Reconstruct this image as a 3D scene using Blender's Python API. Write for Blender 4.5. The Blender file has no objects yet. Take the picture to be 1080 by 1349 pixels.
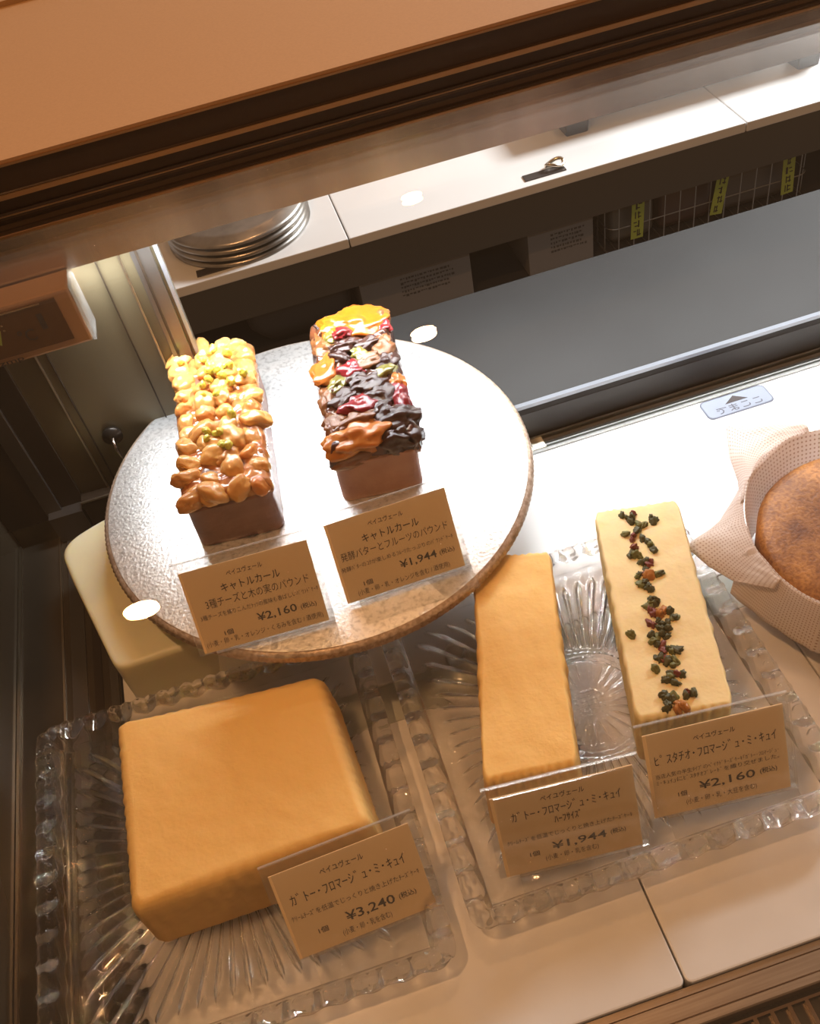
import bpy, bmesh, math, random
from math import sin, cos, pi, radians
from mathutils import Vector, Matrix, Euler, noise
S = bpy.context.scene
COL = S.collection

# ------------------------------------------------------------------ camera
cam = bpy.data.cameras.new('camera')
camo = bpy.data.objects.new('camera', cam)
COL.objects.link(camo)
camo.location = (-0.0014, -0.2037, 0.6045)
camo.rotation_euler = (0.7355, 0.1544, -0.2734)
cam.sensor_fit = 'VERTICAL'
cam.sensor_height = 24.0
cam.lens = 24.0 * 1271.25 / 1349.0
cam.clip_start = 0.01
S.camera = camo

# ------------------------------------------------------------------ world, lights, exposure
W = bpy.data.worlds.new('shop_ambience')
S.world = W
W.use_nodes = True
bg = W.node_tree.nodes['Background']
bg.inputs[0].default_value = (0.62, 0.35, 0.18, 1)
bg.inputs[1].default_value = 0.33
vs = S.view_settings
vs.view_transform = 'Standard'
vs.look = 'None'
vs.gamma = 1.0
vs.use_curve_mapping = False
vs.exposure = 0.0
S.cycles.max_bounces = 14
S.cycles.transparent_max_bounces = 24
S.cycles.transmission_bounces = 10
S.cycles.glossy_bounces = 6
S.cycles.sample_clamp_indirect = 0.0


def area(name, loc, rot, sx, sy, power, col, spread=180):
    l = bpy.data.lights.new(name, 'AREA')
    l.shape = 'RECTANGLE'
    l.size, l.size_y = sx, sy
    l.energy = power
    l.color = col
    l.spread = radians(spread)
    o = bpy.data.objects.new(name, l)
    COL.objects.link(o)
    o.location = loc
    o.rotation_euler = rot
    return o


def lamp(name, loc, power, col, r=0.03):
    l = bpy.data.lights.new(name, 'POINT')
    l.energy = power
    l.color = col
    l.shadow_soft_size = r
    o = bpy.data.objects.new(name, l)
    COL.objects.link(o)
    o.location = loc
    return o


WARM = (1.0, 0.50, 0.205)
COOL = (0.93, 0.97, 1.0)
# strip of cool light under the header of the case, shining down and forward
area('header_light', (0.455, 0.452, 0.2485), (radians(-8), 0, 0), 1.19, 0.018, 5.2, COOL, 132)
# added fill that brightens the staff work table from far to the right
area('staff_fill', (2.5, 1.7, 1.2), (radians(0), radians(48), 0), 0.6, 0.6, 150, (0.93, 0.97, 1.0))
# warm ceiling spots of the shop, and one added fill lamp at the end
lamp('ceiling_spot_or_fill', (-0.371, 0.134, 1.5), 34, WARM, 0.03)
lamp('ceiling_spot_or_fill', (0.268, 0.965, 1.5), 13, WARM, 0.026)
lamp('ceiling_spot_or_fill', (0.45, 2.10, 1.5), 3, WARM, 0.03)
lamp('ceiling_spot_or_fill', (0.52, 2.45, 1.5), 3, WARM, 0.03)
lamp('ceiling_spot_or_fill', (1.60, -0.60, 1.5), 20, WARM, 0.20)  # added warm fill from the front right, outside the glass reflections

# ------------------------------------------------------------------ material helpers
def mat(name):
    m = bpy.data.materials.new(name)
    m.use_nodes = True
    n = m.node_tree.nodes
    return m, n, m.node_tree.links, n['Principled BSDF']


def simple(name, col, rough=0.5, metal=0.0, spec=0.5, coat=0.0):
    m, n, l, b = mat(name)
    b.inputs['Base Color'].default_value = (*col, 1)
    b.inputs['Roughness'].default_value = rough
    b.inputs['Metallic'].default_value = metal
    b.inputs['Specular IOR Level'].default_value = spec
    b.inputs['Coat Weight'].default_value = coat
    b.inputs['Coat Roughness'].default_value = 0.08
    return m


def noisy(name, c1, c2, scale=60, rough=0.6, metal=0.0, bump=0.0, bscale=None, coat=0.0, sub=0.0, detail=4,
          lo=0.35, hi=0.65, stretch=None, spec=0.5, subrad=(0.01, 0.006, 0.003)):
    m, n, l, b = mat(name)
    tc = n.new('ShaderNodeTexCoord')
    src = tc.outputs['Object']
    if stretch:
        mp = n.new('ShaderNodeMapping')
        mp.inputs['Scale'].default_value = stretch
        l.new(src, mp.inputs[0])
        src = mp.outputs[0]
    t = n.new('ShaderNodeTexNoise')
    t.inputs['Scale'].default_value = scale
    t.inputs['Detail'].default_value = detail
    l.new(src, t.inputs['Vector'])
    r = n.new('ShaderNodeValToRGB')
    r.color_ramp.elements[0].position = lo
    r.color_ramp.elements[1].position = hi
    r.color_ramp.elements[0].color = (*c1, 1)
    r.color_ramp.elements[1].color = (*c2, 1)
    l.new(t.outputs['Fac'], r.inputs[0])
    l.new(r.outputs[0], b.inputs['Base Color'])
    b.inputs['Roughness'].default_value = rough
    b.inputs['Metallic'].default_value = metal
    b.inputs['Specular IOR Level'].default_value = spec
    b.inputs['Coat Weight'].default_value = coat
    b.inputs['Coat Roughness'].default_value = 0.06
    if sub:
        b.inputs['Subsurface Weight'].default_value = sub
        b.inputs['Subsurface Radius'].default_value = subrad
        b.inputs['Subsurface Scale'].default_value = 1.0
    if bump:
        t2 = n.new('ShaderNodeTexNoise')
        t2.inputs['Scale'].default_value = bscale or scale
        t2.inputs['Detail'].default_value = 5
        l.new(src, t2.inputs['Vector'])
        bp = n.new('ShaderNodeBump')
        bp.inputs['Strength'].default_value = bump
        bp.inputs['Distance'].default_value = 0.002
        l.new(t2.outputs['Fac'], bp.inputs['Height'])
        l.new(bp.outputs[0], b.inputs['Normal'])
    return m


def schlick(n, l, f0):
    """viewing-angle reflectance of a clear surface, the same from both sides"""
    lw = n.new('ShaderNodeLayerWeight')
    lw.inputs['Blend'].default_value = 0.5
    p = n.new('ShaderNodeMath')
    p.operation = 'POWER'
    l.new(lw.outputs['Facing'], p.inputs[0])
    p.inputs[1].default_value = 5.0
    a = n.new('ShaderNodeMath')
    a.operation = 'MULTIPLY_ADD'
    l.new(p.outputs[0], a.inputs[0])
    a.inputs[1].default_value = 1 - f0
    a.inputs[2].default_value = f0
    return a.outputs[0]


def clear(name, tint=(1, 1, 1), f0=0.04, rough=0.0, milk=0.0, milkcol=(1, 1, 1)):
    m, n, l, b = mat(name)
    n.remove(b)
    out = n['Material Output']
    t = n.new('ShaderNodeBsdfTransparent')
    t.inputs[0].default_value = (*tint, 1)
    g = n.new('ShaderNodeBsdfGlossy')
    g.inputs['Roughness'].default_value = rough
    mx = n.new('ShaderNodeMixShader')
    l.new(schlick(n, l, f0), mx.inputs[0])
    base = t.outputs[0]
    if milk:
        d = n.new('ShaderNodeBsdfDiffuse')
        d.inputs[0].default_value = (*milkcol, 1)
        mm = n.new('ShaderNodeMixShader')
        mm.inputs[0].default_value = milk
        l.new(base, mm.inputs[1])
        l.new(d.outputs[0], mm.inputs[2])
        base = mm.outputs[0]
    l.new(base, mx.inputs[1])
    l.new(g.outputs[0], mx.inputs[2])
    l.new(mx.outputs[0], out.inputs[0])
    return m


def crystal(name, part=0.5):
    """pressed glass: part of the light passes straight, part is refracted"""
    m, n, l, b = mat(name)
    n.remove(b)
    out = n['Material Output']
    t = n.new('ShaderNodeBsdfTransparent')
    t.inputs[0].default_value = (0.98, 0.985, 0.985, 1)
    g = n.new('ShaderNodeBsdfGlass')
    g.inputs['IOR'].default_value = 1.5
    g.inputs['Roughness'].default_value = 0.0
    mx = n.new('ShaderNodeMixShader')
    mx.inputs[0].default_value = part
    l.new(t.outputs[0], mx.inputs[1])
    l.new(g.outputs[0], mx.inputs[2])
    l.new(mx.outputs[0], out.inputs[0])
    return m


# ------------------------------------------------------------------ mesh helpers
class MB:
    def __init__(s):
        s.v, s.f, s.m = [], [], []

    def add(s, vs, fs, mi=0):
        o = len(s.v)
        s.v += [tuple(p) for p in vs]
        s.f += [tuple(i + o for i in f) for f in fs]
        s.m += [mi] * len(fs)

    def box(s, x0, x1, y0, y1, z0, z1, mi=0, M=None):
        vs = [Vector((x, y, z)) for z in (z0, z1) for y in (y0, y1) for x in (x0, x1)]
        if M:
            vs = [M @ p for p in vs]
        s.add(vs, [(0, 2, 3, 1), (4, 5, 7, 6), (0, 1, 5, 4), (2, 6, 7, 3), (0, 4, 6, 2), (1, 3, 7, 5)], mi)

    def rings(s, rs, mi=0, closed=True, cap0=False, cap1=False):
        n = len(rs[0])
        vs = [p for r in rs for p in r]
        fs = []
        for i in range(len(rs) - 1):
            for j in range(n if closed else n - 1):
                k = (j + 1) % n
                fs.append((i * n + j, i * n + k, (i + 1) * n + k, (i + 1) * n + j))
        if cap0:
            fs.append(tuple(range(n - 1, -1, -1)))
        if cap1:
            b = (len(rs) - 1) * n
            fs.append(tuple(range(b, b + n)))
        s.add(vs, fs, mi)

    def lathe(s, prof, n=64, c=(0, 0, 0), mi=0, cap0=False, cap1=False):
        s.rings([[(c[0] + r * cos(2 * pi * j / n), c[1] + r * sin(2 * pi * j / n), c[2] + z) for j in range(n)] for r, z in prof],
                mi, True, cap0, cap1)

    def tube(s, pts, r, n=8, mi=0, closed=False):
        pts = [Vector(p) for p in pts]
        rs = []
        N = len(pts)
        for i, p in enumerate(pts):
            a = pts[(i - 1) % N] if closed else pts[max(i - 1, 0)]
            b = pts[(i + 1) % N] if closed else pts[min(i + 1, N - 1)]
            t = (b - a).normalized()
            u = t.cross(Vector((0, 0, 1)))
            if u.length < 1e-3:
                u = t.cross(Vector((0, 1, 0)))
            u.normalize()
            w = t.cross(u)
            rs.append([p + (u * cos(2 * pi * j / n) + w * sin(2 * pi * j / n)) * r for j in range(n)])
        if closed:
            rs.append(rs[0])
        s.rings(rs, mi, True, not closed, not closed)

    def prism(s, poly, z0, z1, mi=0):
        n = len(poly)
        s.rings([[(x, y, z0) for x, y in poly], [(x, y, z1) for x, y in poly]], mi, True, True, True)

    def xprism(s, poly, x0, x1, mi=0):
        s.rings([[(x0, y, z) for y, z in poly], [(x1, y, z) for y, z in poly]], mi, True, True, True)

    def mesh(s, name, mats, smooth=False, bevel=0.0):
        me = bpy.data.meshes.new(name)
        me.from_pydata(s.v, [], s.f)
        for m in (mats if isinstance(mats, (list, tuple)) else [mats]):
            me.materials.append(m)
        me.polygons.foreach_set('material_index', s.m)
        bm = bmesh.new()
        bm.from_mesh(me)
        bmesh.ops.remove_doubles(bm, verts=bm.verts, dist=1e-7)
        bmesh.ops.recalc_face_normals(bm, faces=bm.faces)
        if bevel:
            bmesh.ops.bevel(bm, geom=[e for e in bm.edges if e.is_manifold and e.calc_face_angle(0) > 0.5], offset=bevel,
                            segments=2, affect='EDGES', profile=0.6)
        bm.to_mesh(me)
        bm.free()
        if smooth:
            me.polygons.foreach_set('use_smooth', [True] * len(me.polygons))
        me.update()
        return me

    def build(s, name, mats, parent=None, smooth=False, bevel=0.0, loc=None, rot=None):
        return link(name, s.mesh(name, mats, smooth, bevel), parent, loc, rot)


def link(name, me, parent=None, loc=None, rot=None):
    o = bpy.data.objects.new(name, me)
    COL.objects.link(o)
    if parent:
        o.parent = parent
    if loc is not None:
        o.location = loc
    if rot is not None:
        o.rotation_euler = rot
    return o


def tag(o, label, cat, group=None, kind=None):
    if label:
        o['label'] = label
    if cat:
        o['category'] = cat
    if group:
        o['group'] = group
    if kind:
        o['kind'] = kind
    return o


def empty(name, loc=(0, 0, 0), rot=(0, 0, 0)):
    o = bpy.data.objects.new(name, None)
    COL.objects.link(o)
    o.location = loc
    o.rotation_euler = rot
    o.empty_display_size = 0.02
    return o


def struct(o, label=None, cat=None):
    o['kind'] = 'structure'
    return tag(o, label, cat)


def rrect(w, d, r, n=8):
    """rounded rectangle outline centred on 0,0"""
    pts = []
    for cx, cy, a0 in ((w / 2 - r, d / 2 - r, 0), (-w / 2 + r, d / 2 - r, pi / 2), (-w / 2 + r, -d / 2 + r, pi), (w / 2 - r, -d / 2 + r, 1.5 * pi)):
        for i in range(n + 1):
            a = a0 + pi / 2 * i / n
            pts.append((cx + r * cos(a), cy + r * sin(a)))
    return pts


def resample(poly, n):
    P = [Vector(p) for p in poly]
    P.append(P[0])
    L = [0]
    for a, b in zip(P, P[1:]):
        L.append(L[-1] + (b - a).length)
    out, k = [], 0
    for i in range(n):
        t = L[-1] * i / n
        while L[k + 1] < t:
            k += 1
        f = (t - L[k]) / max(L[k + 1] - L[k], 1e-9)
        out.append(tuple(P[k].lerp(P[k + 1], f)))
    return out


def nz(x, y=0.0, z=0.0):
    return noise.noise(Vector((x, y, z)))


def blob(seed, amp=0.25, freq=1.3, sub=3):
    bm = bmesh.new()
    bmesh.ops.create_icosphere(bm, subdivisions=sub, radius=1.0)
    for v in bm.verts:
        p = v.co.copy()
        v.co = p * (1 + amp * noise.noise(p * freq + Vector((seed * 7.3, seed * 1.7, seed))) + amp * .3 * noise.noise(p * freq * 3 + Vector((seed, 0, 0))))
    me = bpy.data.meshes.new('piece')
    bm.to_mesh(me)
    bm.free()
    me.polygons.foreach_set('use_smooth', [True] * len(me.polygons))
    return me


def with_mat(me, m):
    c = me.copy()
    c.materials.clear()
    c.materials.append(m)
    return c


# ------------------------------------------------------------------ materials
M_board = noisy('white_deck_board', (0.70, 0.69, 0.68), (0.74, 0.73, 0.72), 30, 0.32, bump=0.0)
M_steel = noisy('brushed_steel', (0.46, 0.44, 0.42), (0.62, 0.60, 0.57), 40, 0.33, 1.0, bump=0.05, stretch=(40, 1, 1), detail=6)
M_steel2 = noisy('brushed_header_steel', (0.34, 0.29, 0.25), (0.66, 0.60, 0.55), 3, 0.26, 1.0, bump=0.03, bscale=90, stretch=(5, .3, .3), detail=7)  # wide pale and dark patches in the colour imitate reflections on the fascia
M_rail = noisy('champagne_rail', (0.42, 0.33, 0.26), (0.52, 0.42, 0.33), 20, 0.34, 0.9, stretch=(1, 30, 30))
M_roof = noisy('tan_laminate', (0.32, 0.18, 0.080), (0.345, 0.195, 0.088), 500, 0.5, bump=0.03, bscale=900)
M_trimdark = simple('dark_bronze_trim', (0.045, 0.028, 0.018), 0.35, 0.3)
M_copper = simple('copper_bead', (0.45, 0.27, 0.14), 0.3, 0.9)
M_ledge = noisy('dull_grey_ledge', (0.020, 0.0195, 0.0190), (0.024, 0.0235, 0.0230), 8, 0.65, spec=0.3)
M_ledgeface = simple('dark_grey_face', (0.03, 0.03, 0.03), 0.5)
M_nosing = simple('pale_metal_nosing', (0.30, 0.32, 0.36), 0.3, 0.6)
M_track = simple('aluminium_track', (0.55, 0.55, 0.53), 0.3, 0.9)
M_trackgap = simple('track_gap', (0.06, 0.06, 0.055), 0.5)
M_beige = simple('beige_plastic', (0.62, 0.60, 0.50), 0.5)
M_panel = noisy('dark_olive_panel', (0.10, 0.082, 0.050), (0.14, 0.115, 0.068), 5, 0.28, 0.3)
M_paneldk = simple('dark_brown_panel', (0.035, 0.026, 0.019), 0.22, 0.2)
M_panelgrey = simple('grey_steel_strip', (0.16, 0.15, 0.14), 0.3, 0.8)
M_gold = simple('brassy_edge', (0.42, 0.36, 0.27), 0.38, 1.0)
M_base = noisy('dark_base_tray', (0.060, 0.048, 0.034), (0.080, 0.064, 0.046), 14, 0.25, 0.4)
M_black = simple('black', (0.01, 0.01, 0.01), 0.5)
M_grille = simple('grille_metal', (0.30, 0.20, 0.13), 0.3, 1.0)
M_glass = clear('case_glass', (0.985, 0.985, 0.98), 0.04)
M_acry = clear('clear_acrylic', (0.965, 0.965, 0.96), 0.05, 0.02, milk=0.03)
M_acryedge = clear('acrylic_edge', (0.9, 0.88, 0.86), 0.08, 0.35, milk=0.16, milkcol=(0.95, 0.93, 0.9))
M_card = noisy('tan_card', (0.84, 0.63, 0.37), (0.88, 0.665, 0.395), 30, 0.7, spec=0.2)
M_ink = simple('black_ink', (0.03, 0.02, 0.018), 0.6)
M_crys = crystal('pressed_crystal', 0.75)

# ------------------------------------------------------------------ the case: setting
XL, XR = -0.2835, 1.05
# dark base of the case under the deck
b = MB()
b.box(XL, XR, -0.120, 0.396, -0.06, -0.016)
struct(b.build('floor_base', M_base), None, None)

# left strip of dark base with fine rails
b = MB()
b.box(-0.2815, -0.2025, -0.058, 0.455, -0.016, -0.001)
bs = b.build('trim_1', M_base)
struct(bs)
b = MB()
b.box(-0.2835, -0.2815, -0.058, 0.456, -0.016, 0.002)
struct(b.build('trim_2', M_gold))
b = MB()
for x0, x1, mi in ((-0.2475, -0.2458, 0), (-0.240, -0.228, 1), (-0.2225, -0.216, 2), (-0.210, -0.2035, 1)):
    b.box(x0, x1, 0.0, 0.455, -0.001, 0.0004, mi)
struct(b.build('trim_3', [M_gold, M_panelgrey, M_paneldk]))

# left side wall: dark glossy pane
b = MB()
b.box(-0.2905, -0.2840, -0.120, 0.470, -0.06, 0.33)
M_side = noisy('dark_side_pane', (0.055, 0.044, 0.030), (0.085, 0.068, 0.046), 4, 0.16, 0.1)
struct(b.build('wall_left', M_side))
# rear left corner panel with its vertical strips (stile of the rear doors)
yp = 0.462
b = MB()
b.box(-0.2835, -0.0690, yp, yp + 0.008, -0.016, 0.25)
struct(b.build('wall_back', M_panel))
strips = [(-0.2836, -0.246, 0.004, M_paneldk), (-0.246, -0.232, 0.007, M_panelgrey), (-0.232, -0.2115, 0.004, M_paneldk),
          (-0.1885, -0.1870, 0.003, M_gold), (-0.1800, -0.1790, 0.002, M_paneldk), (-0.1160, -0.1150, 0.002, M_paneldk),
          (-0.0990, -0.0975, 0.003, M_gold), (-0.0895, -0.0745, 0.004, M_panelgrey), (-0.0860, -0.0840, 0.005, M_paneldk),
          (-0.0720, -0.0690, 0.004, M_nosing)]
for i, (x0, x1, t, m) in enumerate(strips):
    b = MB()
    b.box(x0, x1, yp - t, yp, 0.0 if i > 2 else 0.02, 0.249)
    struct(b.build('trim_%d' % (4 + i), m, bevel=0.0004))
# feet of the stile
b = MB()
b.box(-0.244, -0.214, yp - 0.016, yp - 0.001, 0.0005, 0.030, 0)
b.box(-0.212, -0.186, yp - 0.014, yp - 0.001, 0.0005, 0.036, 1)
b.box(-0.212, -0.186, yp - 0.015, yp - 0.013, 0.036, 0.0375, 2)
struct(b.build('trim_20', [M_panelgrey, M_paneldk, M_gold]))

# hook with rod on the rear panel
hk = empty('hanging_hook', (-0.1625, yp, 0.090))
tag(hk, 'dark metal hook with a thin rod on the rear panel beside the round board', 'hook')
b = MB()
b.lathe([(0.0, 0.0), (0.007, 0.0), (0.0085, 0.003), (0.0085, 0.006), (0.0, 0.009)], 24)
b.build('hook_plate', simple('hook_dark', (0.02, 0.016, 0.013), 0.3, 0.5), hk, True, rot=(radians(90), 0, 0))
b = MB()
b.tube([(0, -0.008, 0.0), (0, -0.013, -0.006), (0.001, -0.013, -0.03), (0.003, -0.011, -0.06), (0.004, -0.007, -0.075)], 0.0018)
b.build('hook_rod', simple('hook_rod_steel', (0.25, 0.2, 0.17), 0.25, 1.0), hk, True)

# white deck boards (each one lifts out)
for x0, x1, y0, y1, lab in (
        (-0.2010, 0.1070, -0.0585, 0.1640, 'wide white deck board in front, under the left pressed glass plate'),
        (0.1070, 0.2800, -0.0585, 0.1640, 'white deck board in front, under the pale bar dotted with nuts'),
        (0.2800, 0.4530, -0.0585, 0.1640, 'white deck board in front, under the round cake in its paper'),
        (-0.2010, 0.1070, 0.1970, 0.3755, 'bright white rear deck board below the round silver board'),
        (0.1070, 0.6260, 0.1970, 0.3755, 'bright white rear deck board with the small blue sticker on it')):
    x0, x1 = x0 + 0.0005, x1 - 0.0005
    b = MB()
    b.prism([(x + (x0 + x1) / 2, y + (y0 + y1) / 2) for x, y in rrect(x1 - x0, y1 - y0, 0.004, 5)], -0.0155, 0.0)
    tag(b.build('deck_board', M_board, bevel=0.0012), lab, 'deck board', 'white deck boards of the case')
b = MB()
b.box(-0.2010, 0.6260, 0.1645, 0.1965, -0.0155, -0.0010)
tag(b.build('joining_strip', simple('grey_green_strip', (0.40, 0.41, 0.36), 0.35)), 'grey strip between the front and rear white deck boards, seen between the glass plates', 'strip')

# front rail
b = MB()
b.xprism([(-0.0792, -0.05), (-0.0792, -0.0040), (-0.0785, -0.0030), (-0.0745, -0.0030), (-0.0740, -0.0040), (-0.0735, -0.0030), (-0.0640, -0.0030),
          (-0.0636, -0.0040), (-0.0632, -0.0030), (-0.0592, -0.0030), (-0.0592, -0.05)], XL, XR)
struct(b.build('trim_21', M_rail))
# front air grille
g = empty('air_grille', (0, 0, 0))
tag(g, 'brown metal air grille of short slats along the front rail', 'air grille')
b = MB()
b.box(XL, XR, -0.1195, -0.0800, -0.0600, -0.0560)
b.build('grille_tray', M_black, g)
b = MB()
b.box(XL, XR, -0.0835, -0.0820, -0.020, -0.0120)
b.box(XL, XR, -0.1085, -0.1070, -0.020, -0.0120)
b.build('grille_bar', M_grille, g)
x = 0.02
b = MB()
b.box(-0.0012, 0.0012, -0.1070, -0.0835, -0.0210, -0.0120)
sl = b.mesh('slat', M_grille)
for i in range(46):
    link('slat', sl, g, (x - 0.02 + 0.0105 * i, 0, 0))

# rear edge: aluminium tracks
b = MB()
b.box(-0.2, XR, 0.3762, 0.3960, -0.0155, -0.0040, 0)
for y0, y1, z, mi in ((0.3762, 0.3785, 0.0015, 1), (0.3815, 0.3830, 0.001, 1), (0.3862, 0.3905, 0.0005, 2), (0.3925, 0.3940, 0.003, 1)):
    b.box(-0.2, XR, y0, y1, -0.0040, z, mi)
struct(b.build('trim_22', [M_trackgap, M_track, simple('track_grey', (0.3, 0.3, 0.29), 0.4, 0.7)]))
b = MB()
b.box(0.155, 0.191, 0.3786, 0.3924, -0.004, 0.0022, 0)
b.box(0.1785, 0.1797, 0.3815, 0.387, 0.0022, 0.0026, 1)
b.box(0.1715, 0.1720, 0.3786, 0.3924, 0.0022, 0.0025, 1)
o = b.build('track_stop', [M_beige, M_black], bevel=0.0003)
tag(o, 'small beige plastic stop in the rear track beside the round silver board', 'stop')

# rear ledge behind the deck
b = MB()
b.box(-0.069, XR, 0.3965, 0.5730, 0.006, 0.0400, 0)
b.box(-0.069, XR, 0.3962, 0.3966, 0.0, 0.0300, 1)
b.box(-0.069, XR, 0.3956, 0.4000, 0.0368, 0.0405, 2)
b.box(-0.069, XR, 0.3965, 0.5730, -0.06, 0.006, 1)
struct(b.build('trim_23', [M_ledge, M_ledgeface, M_nosing]))

# header: steel fascia, dark ridged trim, tan roof
b = MB()
b.box(-0.60, 1.30, 0.4500, 0.4560, 0.2500, 0.2868)
b.box(-0.60, 1.30, 0.4560, 0.5200, 0.2660, 0.2700)
struct(b.build('trim_24', M_steel2))
b = MB()
prof = [(0.452, 0.2868), (0.4470, 0.2868), (0.4462, 0.2885), (0.4470, 0.2900), (0.4490, 0.2905), (0.4490, 0.3000), (0.4475, 0.3005), (0.4475, 0.3030),
        (0.4490, 0.3035), (0.4490, 0.3120), (0.4465, 0.3125), (0.4465, 0.3165), (0.4480, 0.3170), (0.4480, 0.3350), (0.7600, 0.3350), (0.7600, 0.300), (0.452, 0.300)]
b.xprism(prof, -0.60, 1.30)
struct(b.build('trim_25', M_trimdark))
b = MB()
b.box(-0.60, 1.30, 0.4448, 0.4464, 0.2872, 0.2890)
b.box(-0.60, 1.30, 0.4455, 0.4466, 0.3128, 0.3162)
b.box(-0.60, 1.30, 0.4468, 0.4481, 0.3336, 0.3352)
b.box(-0.60, 1.30, 0.4466, 0.4476, 0.3008, 0.3016)
struct(b.build('trim_26', M_copper))
b = MB()
b.box(-0.60, 1.30, 0.4480, 0.7520, 0.3350, 0.3375)
b.box(-0.60, 1.30, 0.7520, 0.7600, 0.3350, 0.3420)
struct(b.build('ceiling', M_roof))

# curved front glass of the case
P = [Vector((-0.120, -0.010)), Vector((-0.120, 0.22)), Vector((0.12, 0.335)), Vector((0.4460, 0.3045))]
crv = []
for i in range(181):
    t = i / 180
    crv.append(P[0] * (1 - t) ** 3 + P[1] * 3 * t * (1 - t) ** 2 + P[2] * 3 * t * t * (1 - t) + P[3] * t ** 3)
outer, inner = [], []
for i, p in enumerate(crv):
    d = (crv[min(i + 1, 180)] - crv[max(i - 1, 0)]).normalized()
    nn = Vector((-d.y, d.x))
    outer.append(p + nn * 0.0)
    inner.append(p - nn * 0.004)
b = MB()
poly = outer + inner[::-1]
b.rings([[(XL, y, z) for y, z in poly], [(XR, y, z) for y, z in poly]], 0, True, True, True)
gl = b.build('window_1', M_glass, smooth=True)
gl.data.set_sharp_from_angle(angle=radians(40))
struct(gl)

# ------------------------------------------------------------------ staff side
b = MB()
b.box(-3, 4, 0.60, 3.2, -1.07, -1.05)
struct(b.build('floor', simple('staff_floor', (0.10, 0.09, 0.085), 0.6)))
b = MB()
b.box(-3, 4, 2.30, 2.34, -1.05, 1.6)
struct(b.build('wall_far', simple('staff_wall', (0.35, 0.32, 0.29), 0.7)))

wt = empty('work_table', (0.4, 1.5, -1.05))
tag(wt, 'white topped staff work table behind the case with dark open shelf', 'work table')
M_white = noisy('white_table_top', (0.70, 0.70, 0.69), (0.76, 0.76, 0.75), 6, 0.35)
M_wtedge = simple('table_edge_grey', (0.045, 0.044, 0.041), 0.5)
M_dark = simple('shelf_dark', (0.028, 0.026, 0.025), 0.7)
for x0, x1 in ((-0.95, 0.156), (0.158, 0.892), (0.894, 1.7)):
    b = MB()
    b.box(x0 - 0.4, x1 - 0.4, -0.236, 0.36, 0.752, 0.770)
    b.build('table_top', M_white, wt, bevel=0.002)
b = MB()
b.box(-1.35, 1.3, -0.234, -0.214, 0.672, 0.7515)
b.build('apron', M_wtedge, wt)
b = MB()
b.box(-1.35, 1.3, -0.20, 0.36, 0.535, 0.555)
b.build('shelf', M_dark, wt)
b = MB()
b.box(-1.35, 1.3, 0.34, 0.36, 0.0, 0.7515)
b.build('back_panel', M_dark, wt)
for xx in (-1.3, 1.26):
    b = MB()
    b.box(xx, xx + 0.04, -0.20, 0.34, 0.0, 0.535)
    b.build('leg', M_dark, wt)

# round steel trays stacked on the table, upside down
M_tray = noisy('worn_steel_tray', (0.36, 0.34, 0.31), (0.52, 0.49, 0.45), 30, 0.3, 1.0, bump=0.1)
b = MB()
b.lathe([(0.128, 0.0), (0.130, 0.002), (0.122, 0.005), (0.113, 0.012), (0.105, 0.013), (0.0, 0.013), (0.0, 0.0115), (0.103, 0.0115), (0.111, 0.0105), (0.120, 0.004), (0.128, 0.0)], 72)
trm = b.mesh('steel_tray', M_tray, True)
for i in range(4):
    o = link('steel_tray', trm, None, (-0.015, 1.405, -0.2796 + i * 0.0125))
    tag(o, ['lowest round steel tray of the stack on the white table', 'second round steel tray from the bottom of the stack on the white table',
            'third round steel tray from the bottom of the stack on the white table', 'topmost round steel tray of the stack on the white table'][i], 'tray', 'round steel trays stacked on the table')
# small dark plates near the table edge
b = MB()
b.box(-0.038, 0.038, -0.010, 0.010, 0, 0.002)
pm = b.mesh('pull_plate', simple('dark_pull', (0.075, 0.065, 0.06), 0.4, 0.6), bevel=0.0006)
o = link('pull_plate', pm, None, (-0.071, 1.289, -0.2799), (0, 0, 0.0))
tag(o, 'small dark rectangular plate on the white table near the steel trays', 'plate', 'dark plates on the table edge')
o = link('pull_plate', pm, None, (0.522, 1.289, -0.2799), (0, 0, 0.0))
tag(o, 'small dark rectangular plate on the white table with a metal ring on it', 'plate', 'dark plates on the table edge')
b = MB()
b.tube([(0.016 * cos(a), 0.010 * sin(a), 0.004 + 0.003 * sin(a * 2)) for a in [2 * pi * i / 20 for i in range(20)]], 0.0035, 8, 0, True)
o = b.build('metal_ring', simple('bright_ring', (0.8, 0.72, 0.6), 0.15, 1.0), None, True, loc=(0.545, 1.297, -0.2745))
tag(o, 'bent shiny metal ring lying on the right dark plate', 'ring')
# rack of which only the feet show under the header
rk = empty('table_rack', (0.85, 1.43, -0.28))
tag(rk, 'low steel rack on the white table with dark square feet below the header', 'rack')
M_foot = simple('dark_foot', (0.018, 0.013, 0.010), 0.4)
b = MB()
b.rings([[(x * s_, y * s_, z) for x, y in rrect(0.052, 0.052, 0.004, 3)] for s_, z in ((0.82, 0.0), (1.0, 0.058))], 0, True, True, True)
fm = b.mesh('foot', M_foot)
for xx, yy in ((-0.225, -0.02), (0.235, -0.02), (-0.225, 0.20), (0.235, 0.20)):
    link('foot', fm, rk, (xx, yy, 0.0))
b = MB()
b.box(-0.27, 0.28, -0.05, 0.24, 0.058, 0.075)
b.build('rack_top', M_steel, rk)

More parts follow.
